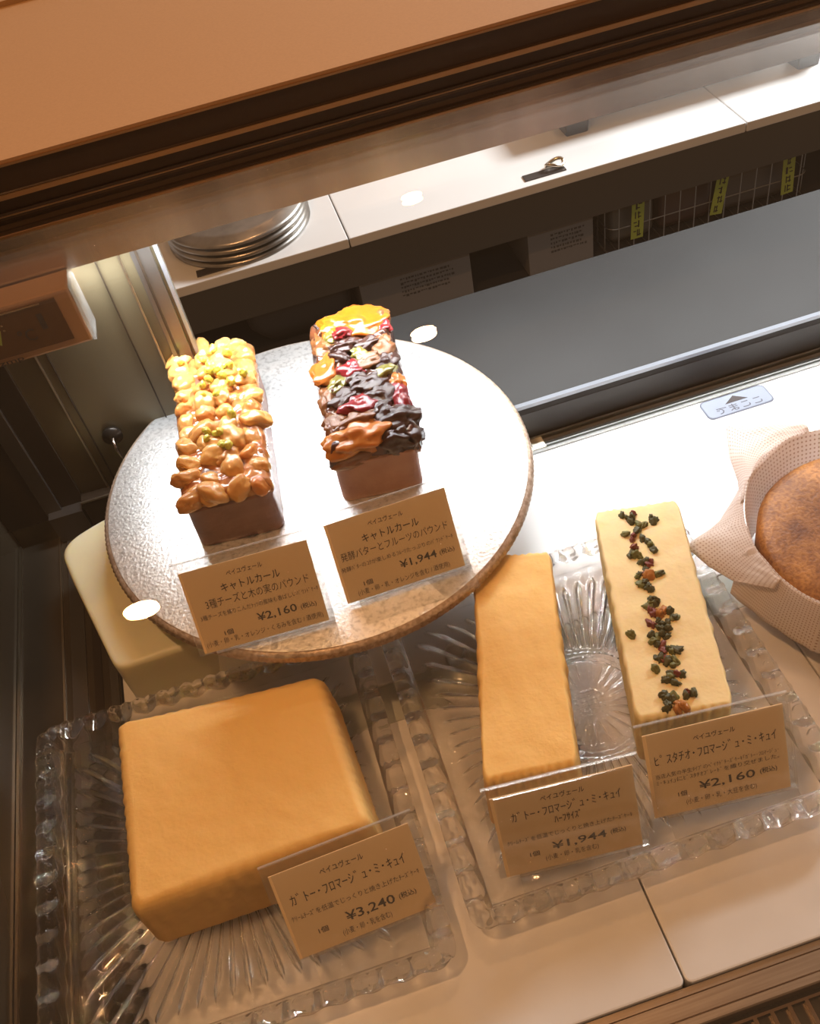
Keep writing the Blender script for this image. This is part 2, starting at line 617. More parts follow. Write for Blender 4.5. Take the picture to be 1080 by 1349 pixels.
# boxes, basket and bag on the shelf under the table top
def marks(mb, x0, z1, w, rows, seed, mi, y, vert=False):
    rnd = random.Random(seed)
    for r in range(rows):
        xx = x0
        zz = z1 - r * 0.009
        while xx < x0 + w * rnd.uniform(.7, 1):
            l = rnd.uniform(0.002, 0.006)
            mb.box(xx, xx + l, y - 0.0004, y, zz - rnd.uniform(0.002, 0.005), zz, mi)
            xx += l + rnd.uniform(0.001, 0.003)


def carton(name, x0, x1, y0, z0, z1, label, seed, mx, mw):
    r = empty(name, ((x0 + x1) / 2, y0 + 0.07, z0))
    tag(r, label, 'box', 'boxes on the shelf under the table')
    M_c = simple('grey_carton', (0.17, 0.165, 0.16), 0.75)
    w = (x1 - x0) / 2
    bb = MB()
    bb.box(-w, w, -0.07, 0.07, 0.0, z1 - z0 - 0.006)
    bb.build('box_body', M_c, r, bevel=0.001)
    bb = MB()
    bb.box(-w - 0.001, w + 0.001, -0.071, 0.071, z1 - z0 - 0.006, z1 - z0)
    bb.build('lid', simple('carton_lid', (0.13, 0.125, 0.12), 0.75), r)
    bb = MB()
    marks(bb, mx, z1 - z0 - 0.022, mw, 5, seed, 0, -0.0701)
    bb.build('print', simple('carton_print', (0.05, 0.048, 0.045), 0.8), r)


carton('carton', 0.160, 0.374, 1.305, -0.4945, -0.393, 'wide grey printed carton under the table, behind the dark fruit loaf', 3, -0.03, 0.12)
carton('carton', 0.488, 0.618, 1.305, -0.4945, -0.393, 'narrow grey printed carton under the table beside the wire basket', 5, -0.02, 0.075)
b = MB()
rb = [[(1.0 * x, y, z) for x, y in rrect(w, d, 0.03, 6)] for w, d, z in ((0.15, 0.12, 0.0), (0.20, 0.15, 0.04), (0.21, 0.15, 0.085), (0.17, 0.12, 0.11))]
b.rings(rb, 0, True, True, True)
o = b.build('dark_bag', simple('dark_bag', (0.035, 0.033, 0.033), 0.6), None, True, loc=(0.045, 1.40, -0.4945))
tag(o, 'dark rounded bag on the shelf under the table, left of the cartons', 'bag')

bk = empty('wire_basket', (0.85, 1.384, -0.494))
tag(bk, 'wire basket with yellow-green tape tags on the shelf under the table', 'basket')
M_wire = simple('basket_wire', (0.30, 0.29, 0.27), 0.35, 0.8)
b = MB()
w, d, h = 0.205, 0.09, 0.111
for z, rr in ((0.002, 0.002), (0.055, 0.0012), (h, 0.0025)):
    b.tube([(x, y, z) for x, y in rrect(2 * w, 2 * d, 0.02, 5)], rr, 6, 0, True)
for i in range(13):
    xx = -w + 0.02 + i * (2 * w - 0.04) / 12
    for yy in (-d, d):
        b.tube([(xx, yy, 0), (xx, yy, h)], 0.0012, 5)
    b.tube([(xx, -d, 0.0015), (xx, d, 0.0015)], 0.0012, 5)
for i in range(5):
    yy = -d + 0.02 + i * 0.035
    for xx in (-w, w):
        b.tube([(xx, yy, 0), (xx, yy, h)], 0.0012, 5)
b.build('wire_frame', M_wire, bk)
M_tape = simple('green_tape', (0.28, 0.34, 0.045), 0.6)
for xx, tl, sd in ((-0.148, 0.02, 1), (0.022, 0.12, 2), (0.156, -0.06, 3)):
    b = MB()
    b.box(-0.0125, 0.0125, -0.0010, 0, -0.080, 0.008, 0)
    rnd = random.Random(sd)
    for k in range(4):
        z = -0.004 - k * 0.019
        for q in range(4):
            x0 = rnd.uniform(-0.008, 0.002)
            if q % 2:
                b.box(x0, x0 + rnd.uniform(0.005, 0.008), -0.0016, -0.001, z - 0.004 * q, z - 0.004 * q + 0.0018, 1)
            else:
                b.box(x0 + 0.002, x0 + 0.0038, -0.0016, -0.001, z - 0.014, z, 1)
    b.build('tape_label', [M_tape, M_ink], bk, loc=(xx, -d - 0.003, h - 0.005), rot=(0, tl, 0))
for nm, x0, x1, hh, c, lb in (('packet', -0.19, -0.10, 0.10, (0.10, 0.10, 0.09), 'pale grey packet at the left end of the wire basket'),
                              ('packet', -0.09, 0.02, 0.12, (0.055, 0.03, 0.025), 'dark reddish packet in the middle of the wire basket'),
                              ('packet', 0.03, 0.18, 0.105, (0.075, 0.07, 0.068), 'grey packet at the right end of the wire basket')):
    b = MB()
    b.rings([[(x + (x0 + x1) / 2, y, z) for x, y in rrect((x1 - x0) * s_, 0.13 * s_, 0.012, 4)] for s_, z in ((0.9, 0.006), (1.0, 0.02), (0.98, hh - 0.02), (0.86, hh))], 0, True, True, True)
    o = b.build(nm, simple('packet_film', c, 0.35), None, True, loc=(0.85, 1.384, -0.494))
    tag(o, lb, 'packet', 'packets in the wire basket')

# ------------------------------------------------------------------ digital thermometer under the header
def text_mesh(items, name, m, z=0.0):
    """items: (text, x0, x1, y_mid, height) laid out on a plane; one mesh"""
    bm = bmesh.new()
    for s_, x0, x1, ym, h in items:
        cu = bpy.data.curves.new('t', 'FONT')
        cu.body = s_
        cu.size = 1.0
        cu.resolution_u = 2
        cu.offset = 0.010 if len(s_) < 9 else 0.0
        to = bpy.data.objects.new('t', cu)
        COL.objects.link(to)
        dg = bpy.context.evaluated_depsgraph_get()
        dg.update()
        me = bpy.data.meshes.new_from_object(to.evaluated_get(dg))
        if len(me.vertices):
            xs = [v.co.x for v in me.vertices]
            ax, bx = min(xs), max(xs)
            sx = (x1 - x0) / max(bx - ax, 1e-6)
            sy = h / 0.86
            for v in me.vertices:
                v.co = (x0 + (v.co.x - ax) * sx, ym + (v.co.y - 0.36) * sy, z)
            bm.from_mesh(me)
        bpy.data.objects.remove(to)
        bpy.data.meshes.remove(me)
        bpy.data.curves.remove(cu)
    me = bpy.data.meshes.new(name)
    bm.to_mesh(me)
    bm.free()
    me.materials.append(m)
    return me


th = empty('digital_thermometer', (-0.190, 0.432, 0.232))
tag(th, 'tan boxed digital thermometer hanging under the steel header', 'thermometer')
M_thb = simple('tan_plastic', (0.34, 0.20, 0.11), 0.22, 0.0, 0.6, 0.6)
b = MB()
b.box(-0.075, 0.0565, -0.010, 0.017, -0.026, 0.020)
b.build('housing', M_thb, th, bevel=0.002)
b = MB()
b.box(-0.070, 0.0450, -0.0112, -0.0101, -0.0190, 0.0165)
b.build('display', simple('brown_display', (0.10, 0.055, 0.03), 0.12, 0, 0.6, 0.5), th)
b = MB()
b.box(0.0567, 0.0590, -0.009, 0.017, -0.026, 0.020)
b.build('clear_side', clear('frosted_clear', (0.85, 0.86, 0.86), 0.2, 0.15, milk=0.12, milkcol=(0.8, 0.8, 0.8)), th)
link('digits', text_mesh([('7', -0.005, 0.001, -0.002, 0.014)], 'digits', simple('green_digits', (0.25, 0.30, 0.06), 0.4)), th, (0.0, -0.0114, 0), (radians(90), 0, 0))
link('unit_print', text_mesh([('°C', 0.010, 0.022, -0.006, 0.012), ('1', 0.028, 0.032, 0.002, 0.016), ('zmp', -0.012, 0.006, -0.0222, 0.0048)], 'unit_print', M_ink), th, (0, -0.01145, 0), (radians(90), 0, 0))
b = MB()
for k in range(3):
    b.box(0.0025, 0.0040, -0.0116, -0.0112, 0.010 - k * 0.004, 0.0112 - k * 0.004)
b.box(-0.020, 0.034, -0.0118, -0.0112, 0.0150, 0.0158)
b.build('button', simple('bright_pips', (0.75, 0.6, 0.42), 0.2, 0.8), th)

# sticker on the rear edge of the deck
st = empty('sticker', (0.3625, 0.3625, 0.0002))
tag(st, 'small pale blue sticker with a black triangle on the rear edge of the deck', 'sticker')
b = MB()
po = rrect(0.062, 0.024, 0.005, 5)
b.prism(po, 0, 0.0003)
b.build('sticker_border', simple('sticker_border', (0.10, 0.11, 0.15), 0.5), st)
b = MB()
b.prism(rrect(0.0595, 0.0215, 0.0045, 5), 0.0003, 0.0006)
b.build('sticker_face', simple('sticker_face', (0.21, 0.235, 0.29), 0.5), st)
b = MB()
b.prism([(-0.010, 0.001), (0.011, 0.001), (0.0005, 0.0085)], 0.0006, 0.0009)
b.build('triangle', M_ink, st)
tm = text_mesh([('ここまで', -0.021, 0.021, -0.0052, 0.0085)], 'lettering', simple('sticker_ink', (0.06, 0.06, 0.08), 0.5))
o = link('lettering', tm, st, (0, 0, 0.0008))
o.scale = (-1, 1, 1)

# ------------------------------------------------------------------ pressed glass plates
def crystal_plate():
    N, Sz, H = 250, 0.25, 0.0215
    half = Sz / 2
    RW = 0.0100                       # rim width
    per_ = [Vector(p) for p in resample(rrect(Sz - RW, Sz - RW, 0.009, 6), 104)]

    def bead(x, y):
        if max(abs(x), abs(y)) < half - RW - 0.004:
            return 0.0
        p = Vector((x, y))
        k, dd = min(((k, (p - q).length) for k, q in enumerate(per_)), key=lambda e: e[1])
        ra = 0.0050 if k % 2 else 0.0044
        if dd > ra:
            return -0.0010
        z = 0.0034 * math.sqrt(1 - (dd / ra) ** 2)
        if k % 2 and dd < 0.0018:
            z -= 0.0014 * (1 - (dd / 0.0018) ** 2)
        return z

    def rim_d(x, y):                  # distance inwards from rounded square edge
        r = 0.014
        qx, qy = abs(x) - (half - r), abs(y) - (half - r)
        return -(math.hypot(max(qx, 0), max(qy, 0)) + min(max(qx, qy), 0) - r)

    def flute(x, y):
        rr = math.hypot(x, y)
        a = math.atan2(y, x)
        d = rim_d(x, y)
        k = abs(sin(a * 30))
        inner = min(max((rr - 0.042) / 0.006, 0), 1)
        outer = min(max((d - 0.026 - 0.006 * (k - 0.5)) / 0.006, 0), 1)
        g = inner * outer * (1 - k ** 1.3)
        z = 0.0028 * g
        if rr < 0.046:
            if rr > 0.034:
                z += 0.0008 * (0.5 + 0.5 * cos((rr - 0.034) / 0.004 * 2 * pi))
                if 0.0375 < rr < 0.040:
                    z += 0.0005 * cos(a * 70)
            elif rr > 0.012:
                z += 0.0012 * abs(cos(a * 12)) * min((rr - 0.012) / 0.006, 1)
            else:
                z += 0.0014 * abs(sin(x * 900) * sin(y * 900))
        return z

    xs = [-half + 0.0004 + (Sz - 0.0008) * i / N for i in range(N + 1)]
    mb = MB()
    top, bot = [], []
    for y in xs:
        for x in xs:
            d = max(rim_d(x, y), 0)
            # pull corner points onto the rounded outline
            px, py = x, y
            if rim_d(x, y) < 0:
                r = 0.014
                cx, cy = math.copysign(half - r, x), math.copysign(half - r, y)
                v = Vector((x - cx, y - cy)).normalized() * r
                px, py = cx + v.x, cy + v.y
            t = min(max((d - RW) / 0.006, 0), 1)
            t = t * t * (3 - 2 * t)
            zt = H * (1 - t) + 0.0115 * t
            zt += bead(px, py) * (1 - t)
            u = max(0, 1 - abs(d - RW - 0.0125) / 0.003)
            s_ = x if abs(y) > abs(x) else y
            zt += 0.0008 * u * max(0, cos(s_ / half * pi * 22))
            # centre medallion pressed in the top face as well
            rr = math.hypot(x, y)
            if rr < 0.044:
                zt += 0.0007 * cos(rr * 900) * (rr > 0.033)
            zt -= 0.75 * flute(x, y) * (t > 0.5)
            top.append((px, py, zt))
            zb = ((0.0165 + 0.0022 * sin((x if abs(y) > abs(x) else y) / half * pi * 13)) * (1 - t) + 0.0052 * t)
            zb += flute(x, y) if t > 0.5 else 0.0
            bot.append((px, py, zb))
    n = N + 1
    fs = []
    for i in range(N):
        for j in range(N):
            fs.append((i * n + j, i * n + j + 1, (i + 1) * n + j + 1, (i + 1) * n + j))
    mb.add(top, fs)
    mb.add(bot, [f[::-1] for f in fs])
    o = n * n
    ring = [(0, j) for j in range(n)] + [(i, N) for i in range(1, n)] + [(N, j) for j in range(N - 1, -1, -1)] + [(i, 0) for i in range(N - 1, 0, -1)]
    idx = [i * n + j for i, j in ring]
    for a, c in zip(idx, idx[1:] + idx[:1]):
        mb.f.append((a, a + o, c + o, c))
        mb.m.append(0)
    body = mb.mesh('plate_body', M_crys, True)
    mb = MB()
    mb.lathe([(0.0, 0.0), (0.006, 0.0), (0.008, 0.002), (0.008, 0.0056), (0.0, 0.0056)], 20)
    return body, mb.mesh('plate_foot', M_crys, True)


PB = crystal_plate()
for loc, rz, lb in (((0.125, 0.125, 0.0002), 0.0047, 'square pressed glass plate carrying two long cheesecake bars'),
                    ((-0.2608 + 0.125, -0.0117 + 0.125, 0.0002), -0.001, 'square pressed glass plate carrying the large square cheesecake')):
    r = empty('glass_plate', loc, (0, 0, rz))
    tag(r, lb, 'plate', 'pressed glass plates on the deck')
    for nm, me in zip(('plate_body',), PB):
        link(nm, me, r)
    for sx in (-1, 1):
        for sy in (-1, 1):
            link('plate_foot', PB[1], r, (sx * 0.075, sy * 0.075, 0))

# ------------------------------------------------------------------ cheesecakes on the glass plates
ZP = 0.0126


def cheesecake_mesh(name, base, top, h, mats, seed, pleat=0.0012, npl=60, rnd_top=0.006, bump=0.0006):
    """base/top: 4 corner quads (FL, FR, BR, BL) in local xy; pleated soft block"""
    NP, out = 260, MB()
    outl = resample(rrect(1, 1, 0.05, 5), NP)

    def q(quad, u, v):
        a = Vector(quad[0]).lerp(Vector(quad[1]), u)
        c = Vector(quad[3]).lerp(Vector(quad[2]), u)
        return a.lerp(c, v)
    rings = []
    rt = rnd_top
    levels = [(0.0, 0.985), (0.04, 1.0)] + [(k / 10, 1.0) for k in range(1, 10)]
    cb = q(base, .5, .5)

    def ring(f, ins, z, amp):
        R = []
        for k, (u, v) in enumerate(outl):
            p = q(base, u + .5, v + .5).lerp(q(top, u + .5, v + .5), f)
            c = q(base, .5, .5).lerp(q(top, .5, .5), f)
            d = (p - c)
            L = d.length
            off = -ins
            if amp:
                ph = k / NP * npl * 2 * pi + 1.5 * nz(k * .07, seed)
                off += amp * (0.5 + 0.5 * nz(k * .11, seed * 3.1)) * sin(ph + z * 40) + 0.8 * amp * nz(k * .35, z * 160, seed)
            p = c + d * ((L + off) / L)
            R.append((p.x, p.y, z + bump * nz(p.x * 70, p.y * 70, seed) * f))
        return R
    for f, s_ in levels:
        zz = f * (h - rt)
        rings.append(ring(f * 0.94, (1 - s_) * 0.03, zz, pleat * min(1, 0.3 + f)))
    for a in (0.35, 0.7, 1.05, 1.4, pi / 2):
        rings.append(ring(1.0, rt * 0.8 * (1 - cos(a)), h - rt + rt * sin(a), pleat * (1 - a / 1.7)))
    last = rings[-1]
    cx = sum(p[0] for p in last) / NP
    cy = sum(p[1] for p in last) / NP
    plain = ring(1.0, rt * 0.8, h, 0)
    for k in range(1, 45):
        g = 1 - k / 45
        R = []
        for p, p2 in zip(last, plain):
            w_ = max(0, 1 - k / 5)
            bx, by = p2[0] + (p[0] - p2[0]) * w_, p2[1] + (p[1] - p2[1]) * w_
            x, y = cx + (bx - cx) * g, cy + (by - cy) * g
            R.append((x, y, h + bump * nz(x * 70, y * 70, seed) + 0.3 * bump * nz(x * 160, y * 160, seed) + 0.0006 * (1 - g)))
        rings.append(R)
    out.rings(rings, 0, True, True, True)
    return out.mesh(name, mats, True)


def cake_mat(name, top, side, low):  # side is a darker tone with shade on the upright faces painted in
    m, n, l, b = mat(name)
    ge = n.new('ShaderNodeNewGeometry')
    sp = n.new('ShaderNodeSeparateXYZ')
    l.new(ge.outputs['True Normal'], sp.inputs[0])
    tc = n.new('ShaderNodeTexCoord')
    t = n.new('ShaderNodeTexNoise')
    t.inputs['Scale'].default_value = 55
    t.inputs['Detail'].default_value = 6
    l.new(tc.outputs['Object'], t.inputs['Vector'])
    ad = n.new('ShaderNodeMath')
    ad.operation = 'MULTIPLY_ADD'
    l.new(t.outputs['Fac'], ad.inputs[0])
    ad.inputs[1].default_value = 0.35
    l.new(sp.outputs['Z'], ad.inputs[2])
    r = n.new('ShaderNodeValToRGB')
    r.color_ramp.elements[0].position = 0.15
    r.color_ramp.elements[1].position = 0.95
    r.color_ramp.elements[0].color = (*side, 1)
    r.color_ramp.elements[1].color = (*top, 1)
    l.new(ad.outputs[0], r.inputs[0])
    mx = n.new('ShaderNodeMixRGB')
    mx.inputs[2].default_value = (*low, 1)
    t3 = n.new('ShaderNodeTexNoise')
    t3.inputs['Scale'].default_value = 18
    l.new(tc.outputs['Object'], t3.inputs['Vector'])
    r3 = n.new('ShaderNodeValToRGB')
    r3.color_ramp.elements[0].position = 0.45
    r3.color_ramp.elements[1].position = 0.75
    r3.color_ramp.elements[1].color = (0.35, 0.35, 0.35, 1)
    l.new(t3.outputs['Fac'], r3.inputs[0])
    l.new(r3.outputs[0], mx.inputs[0])
    l.new(r.outputs[0], mx.inputs[1])
    l.new(mx.outputs[0], b.inputs['Base Color'])
    b.inputs['Roughness'].default_value = 0.6
    b.inputs['Specular IOR Level'].default_value = 0.25
    b.inputs['Subsurface Weight'].default_value = 0.25
    b.inputs['Subsurface Radius'].default_value = (0.012, 0.006, 0.002)
    b.inputs['Subsurface Scale'].default_value = 0.4
    bp = n.new('ShaderNodeBump')
    bp.inputs['Strength'].default_value = 0.25
    bp.inputs['Distance'].default_value = 0.001
    t2 = n.new('ShaderNodeTexNoise')
    t2.inputs['Scale'].default_value = 380
    t2.inputs['Detail'].default_value = 5
    l.new(tc.outputs['Object'], t2.inputs['Vector'])
    l.new(t2.outputs['Fac'], bp.inputs['Height'])
    l.new(bp.outputs[0], b.inputs['Normal'])
    return m


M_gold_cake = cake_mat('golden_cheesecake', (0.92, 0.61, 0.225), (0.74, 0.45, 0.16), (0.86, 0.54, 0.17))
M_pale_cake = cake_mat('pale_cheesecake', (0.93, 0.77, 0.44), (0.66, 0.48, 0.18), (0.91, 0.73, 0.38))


def sub(quad, c):
    return [(x - c[0], y - c[1]) for x, y in quad]


def cake_root(name, c, label):
    r = empty(name, (c[0], c[1], ZP))
    tag(r, label, 'cake', 'cheesecakes on the glass plates')
    return r


# large square one
c = (-0.114, 0.128)
r = cake_root('square_cheesecake', c, 'large square golden cheesecake on the left glass plate')
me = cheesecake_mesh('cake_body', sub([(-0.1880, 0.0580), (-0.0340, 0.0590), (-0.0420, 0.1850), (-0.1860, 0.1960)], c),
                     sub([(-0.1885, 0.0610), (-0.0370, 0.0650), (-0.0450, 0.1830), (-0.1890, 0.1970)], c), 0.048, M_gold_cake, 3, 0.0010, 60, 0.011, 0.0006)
link('cake_body', me, r)
# long half bar
c = (0.083, 0.138)
r = cake_root('cheesecake_bar', c, 'long plain golden cheesecake bar on the right glass plate')
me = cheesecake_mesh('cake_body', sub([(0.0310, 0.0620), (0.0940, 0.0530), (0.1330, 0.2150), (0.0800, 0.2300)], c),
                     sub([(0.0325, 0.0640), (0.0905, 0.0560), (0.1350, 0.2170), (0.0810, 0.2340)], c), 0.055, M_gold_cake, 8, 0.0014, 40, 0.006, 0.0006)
link('cake_body', me, r)
# bar with nuts
c = (0.183, 0.149)
r = cake_root('nut_cheesecake_bar', c, 'long pale cheesecake bar with a line of green and red nuts on top')
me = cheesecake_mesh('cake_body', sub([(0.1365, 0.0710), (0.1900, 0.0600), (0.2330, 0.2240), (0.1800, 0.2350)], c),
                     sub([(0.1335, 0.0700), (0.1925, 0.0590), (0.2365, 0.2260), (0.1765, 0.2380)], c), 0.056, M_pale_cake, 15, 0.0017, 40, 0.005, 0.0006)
link('cake_body', me, r)
bits = [blob(i + 40, 0.55, 2.0, 3) for i in range(5)]
M_p1 = noisy('pistachio_dark', (0.050, 0.052, 0.020), (0.115, 0.11, 0.040), 300, 0.5)
M_p2 = noisy('pistachio_green', (0.12, 0.13, 0.03), (0.20, 0.19, 0.06), 300, 0.5)
M_p3 = noisy('red_fruit_bit', (0.16, 0.035, 0.03), (0.26, 0.07, 0.05), 300, 0.4)
M_p4 = noisy('orange_fruit_bit', (0.45, 0.17, 0.03), (0.50, 0.22, 0.06), 300, 0.4)
# rows of bits read off the photograph: position across (0..1) and along (0 front .. 1 back), kind
BITS = [(.31, .965, 0), (.36, .955, 0), (.40, .93, 0), (.45, .965, 2), (.42, .945, 0), (.64, .925, 0), (.66, .905, 0), (.53, .89, 1), (.49, .90, 1), (.44, .87, 0), (.30, .86, 1),
        (.39, .84, 2), (.37, .82, 2), (.48, .82, 0), (.53, .80, 0), (.56, .775, 1), (.58, .755, 0), (.37, .775, 2), (.33, .745, 0), (.36, .73, 1), (.30, .735, 0), (.40, .725, 1),
        (.46, .69, 0), (.40, .685, 0), (.52, .685, 2), (.49, .67, 2), (.45, .655, 0), (.57, .615, 0), (.54, .61, 1), (.48, .61, 3), (.42, .62, 2), (.36, .625, 0), (.33, .615, 1),
        (.40, .585, 0), (.36, .57, 1), (.42, .555, 0), (.45, .535, 0), (.43, .49, 0), (.47, .48, 0), (.40, .465, 1), (.36, .455, 1), (.44, .46, 0), (.42, .425, 2), (.39, .435, 2),
        (.51, .42, 3), (.48, .41, 3), (.58, .415, 0), (.62, .385, 0), (.63, .38, 1), (.35, .375, 2), (.38, .36, 2), (.44, .38, 0), (.48, .36, 0), (.53, .36, 0), (.44, .345, 0), (.47, .335, 0),
        (.52, .335, 0), (.14, .335, 1), (.12, .33, 1), (.34, .315, 0), (.40, .305, 1), (.45, .31, 0), (.50, .30, 0), (.33, .285, 1), (.37, .27, 0), (.42, .255, 2), (.43, .235, 2), (.47, .24, 0),
        (.55, .23, 0), (.58, .235, 0), (.51, .22, 1), (.34, .21, 0), (.38, .205, 0), (.42, .195, 2), (.44, .18, 0), (.52, .18, 1), (.50, .165, 1), (.30, .155, 1), (.45, .125, 0), (.50, .12, 2), (.55, .115, 0),
        (.41, .115, 1), (.40, .10, 0), (.46, .09, 0), (.57, .035, 2), (.62, .03, 0), (.55, .02, 0), (.43, .025, 1), (.33, .045, 0), (.36, .025, 0), (.40, .012, 0), (.35, .0, 0), (.32, -.02, 0),
        (.47, -.015, 3), (.43, -.03, 3), (.51, -.025, 3)]
BM = {}
rnd = random.Random(4)
T = sub([(0.1335, 0.0700), (0.1925, 0.0590), (0.2365, 0.2260), (0.1765, 0.2380)], c)
for k, (u, v, kd) in enumerate(BITS):
    v = 0.045 + v * 0.93
    a = Vector(T[0]).lerp(Vector(T[1]), u)
    p = a.lerp(Vector(T[3]).lerp(Vector(T[2]), u), v)
    s_ = rnd.uniform(0.0023, 0.0033) * (1.3 if kd == 3 else 1)
    key = (k % 5, kd)
    if key not in BM:
        BM[key] = with_mat(bits[key[0]], (M_p1, M_p2, M_p3, M_p4)[kd])
    o = link('nut_bit' if kd < 2 else 'fruit_bit', BM[key], r, (p.x, p.y, 0.0561), (rnd.uniform(0, 6), rnd.uniform(0, 6), rnd.uniform(0, 6)))
    o.scale = (s_ * 1.35, s_ * 0.95, s_ * 0.75)

# ------------------------------------------------------------------ round silver board on its foot
DC = Vector((-0.0084, 0.3467, 0.085))
DM = Matrix.Translation(DC) @ Euler((0.0237, 0.0213, 0)).to_matrix().to_4x4()


def on_board(x, y, z=0.0):
    return DM @ Vector((x - DC.x, y - DC.y, z))


dk = empty('round_cake_stand', (DC.x, DC.y, 0.0))
tag(dk, 'round silver cake board on a low foot carrying two glazed loaf cakes', 'cake stand')
M_foil = None
m, n, l, bb = mat('embossed_silver_foil')
tc = n.new('ShaderNodeTexCoord')
t = n.new('ShaderNodeTexNoise')
t.inputs['Scale'].default_value = 260
t.inputs['Detail'].default_value = 6
l.new(tc.outputs['Object'], t.inputs['Vector'])
r1 = n.new('ShaderNodeValToRGB')
r1.color_ramp.elements[0].position = 0.30
r1.color_ramp.elements[1].position = 0.52
r1.color_ramp.elements[0].color = (0.50, 0.50, 0.50, 1)
r1.color_ramp.elements[1].color = (0.80, 0.80, 0.80, 1)
l.new(t.outputs['Fac'], r1.inputs[0])
l.new(r1.outputs[0], bb.inputs['Base Color'])
bb.inputs['Metallic'].default_value = 0.82
bb.inputs['Roughness'].default_value = 0.42
t2 = n.new('ShaderNodeTexNoise')
t2.inputs['Scale'].default_value = 420
t2.inputs['Detail'].default_value = 4
l.new(tc.outputs['Object'], t2.inputs['Vector'])
bp = n.new('ShaderNodeBump')
bp.inputs['Strength'].default_value = 0.55
bp.inputs['Distance'].default_value = 0.0010
l.new(t2.outputs['Fac'], bp.inputs['Height'])
l.new(bp.outputs[0], bb.inputs['Normal'])
M_foil = m
M_rim = noisy('foil_rim', (0.40, 0.29, 0.21), (0.66, 0.52, 0.41), 300, 0.4, 0.5, bump=0.3)  # brown base colour imitates warm reflections on the silver rim
R = 0.168
b = MB()
b.lathe([(0.0, 0.0), (0.06, 0.0), (0.12, 0.0), (R - 0.0045, 0.0), (R - 0.0035, -0.0002)], 220)
o = b.build('board_top', M_foil, dk, True)
o.matrix_local = Matrix.Translation((0, 0, 0.085)) @ Euler((0.0237, 0.0213, 0)).to_matrix().to_4x4()
b = MB()
rs = []
NS = 440
for z, dr, amp in ((-0.0002, -0.0035, 0), (-0.0010, -0.0026, 0), (-0.0012, -0.0016, 0), (-0.0022, -0.0008, 0), (-0.0026, 0.0, 0.0), (-0.0032, 0.0, 0.0007), (-0.0055, 0.0002, 0.0010), (-0.0078, 0.0, 0.0007), (-0.0084, 0.0, 0), (-0.0088, -0.0012, 0), (-0.0088, -0.16, 0)):
    rs.append([((R + dr + amp * (1 if j % 2 else -1)) * cos(2 * pi * j / NS), (R + dr + amp * (1 if j % 2 else -1)) * sin(2 * pi * j / NS), z) for j in range(NS)])
b.rings(rs, 0, True, False, True)
o2 = b.build('board_rim', M_rim, dk, True)
o2.matrix_local = Matrix.Translation((0, 0, 0.085)) @ Euler((0.0237, 0.0213, 0)).to_matrix().to_4x4()
b = MB()
b.lathe([(0.0, 0.0004), (0.024, 0.0004), (0.026, 0.004), (0.018, 0.012), (0.016, 0.04), (0.022, 0.066), (0.040, 0.0735), (0.0, 0.0740)], 48)
b.build('foot', simple('stand_foot', (0.6, 0.6, 0.58), 0.3, 0.6), dk, True)

# ------------------------------------------------------------------ loaf cakes on the board
M_crust = noisy('loaf_crust', (0.13, 0.045, 0.022), (0.21, 0.085, 0.045), 25, 0.5, bump=0.25, bscale=200, coat=0.25)
M_crust2 = noisy('loaf_crust_light', (0.26, 0.10, 0.045), (0.38, 0.17, 0.085), 25, 0.5, bump=0.25, bscale=200, coat=0.2)


def loaf(name, front, yaw, wb, wt_, L, h, m, label):
    f = on_board(front[0], front[1])
    r = empty(name, f, (0.0237, 0.0213, yaw))
    tag(r, label, 'cake', 'glazed loaf cakes on the round board')
    mb = MB()
    NP = 120
    rs = []
    for z, f_ in ((0.0005, 0), (0.004, 0.02), (0.012, .2), (0.022, .45), (0.032, .7), (0.040, .9), (h - 0.004, 1.0)):
        w = wb + (wt_ - wb) * f_
        o_ = resample(rrect(w, L + 0.006 * f_, 0.006, 5), NP)
        rs.append([(x + 0.0006 * nz(x * 90, y * 90, z * 90), y + L / 2 + 0.0006 * nz(y * 80, x * 90, z * 80), z) for x, y in o_])
    for ins, dz in ((0.0025, 0.0), (0.007, 0.0035), (0.018, 0.006)):
        o_ = resample(rrect(wt_ - 2 * ins, L - 2 * ins, 0.005, 5), NP)
        rs.append([(x, y + L / 2, h - 0.001 + dz + 0.0012 * nz(x * 120, y * 120)) for x, y in o_])
    mb.rings(rs, 0, True, True, True)
    mb.build('loaf_body', m, r, True)
    return r


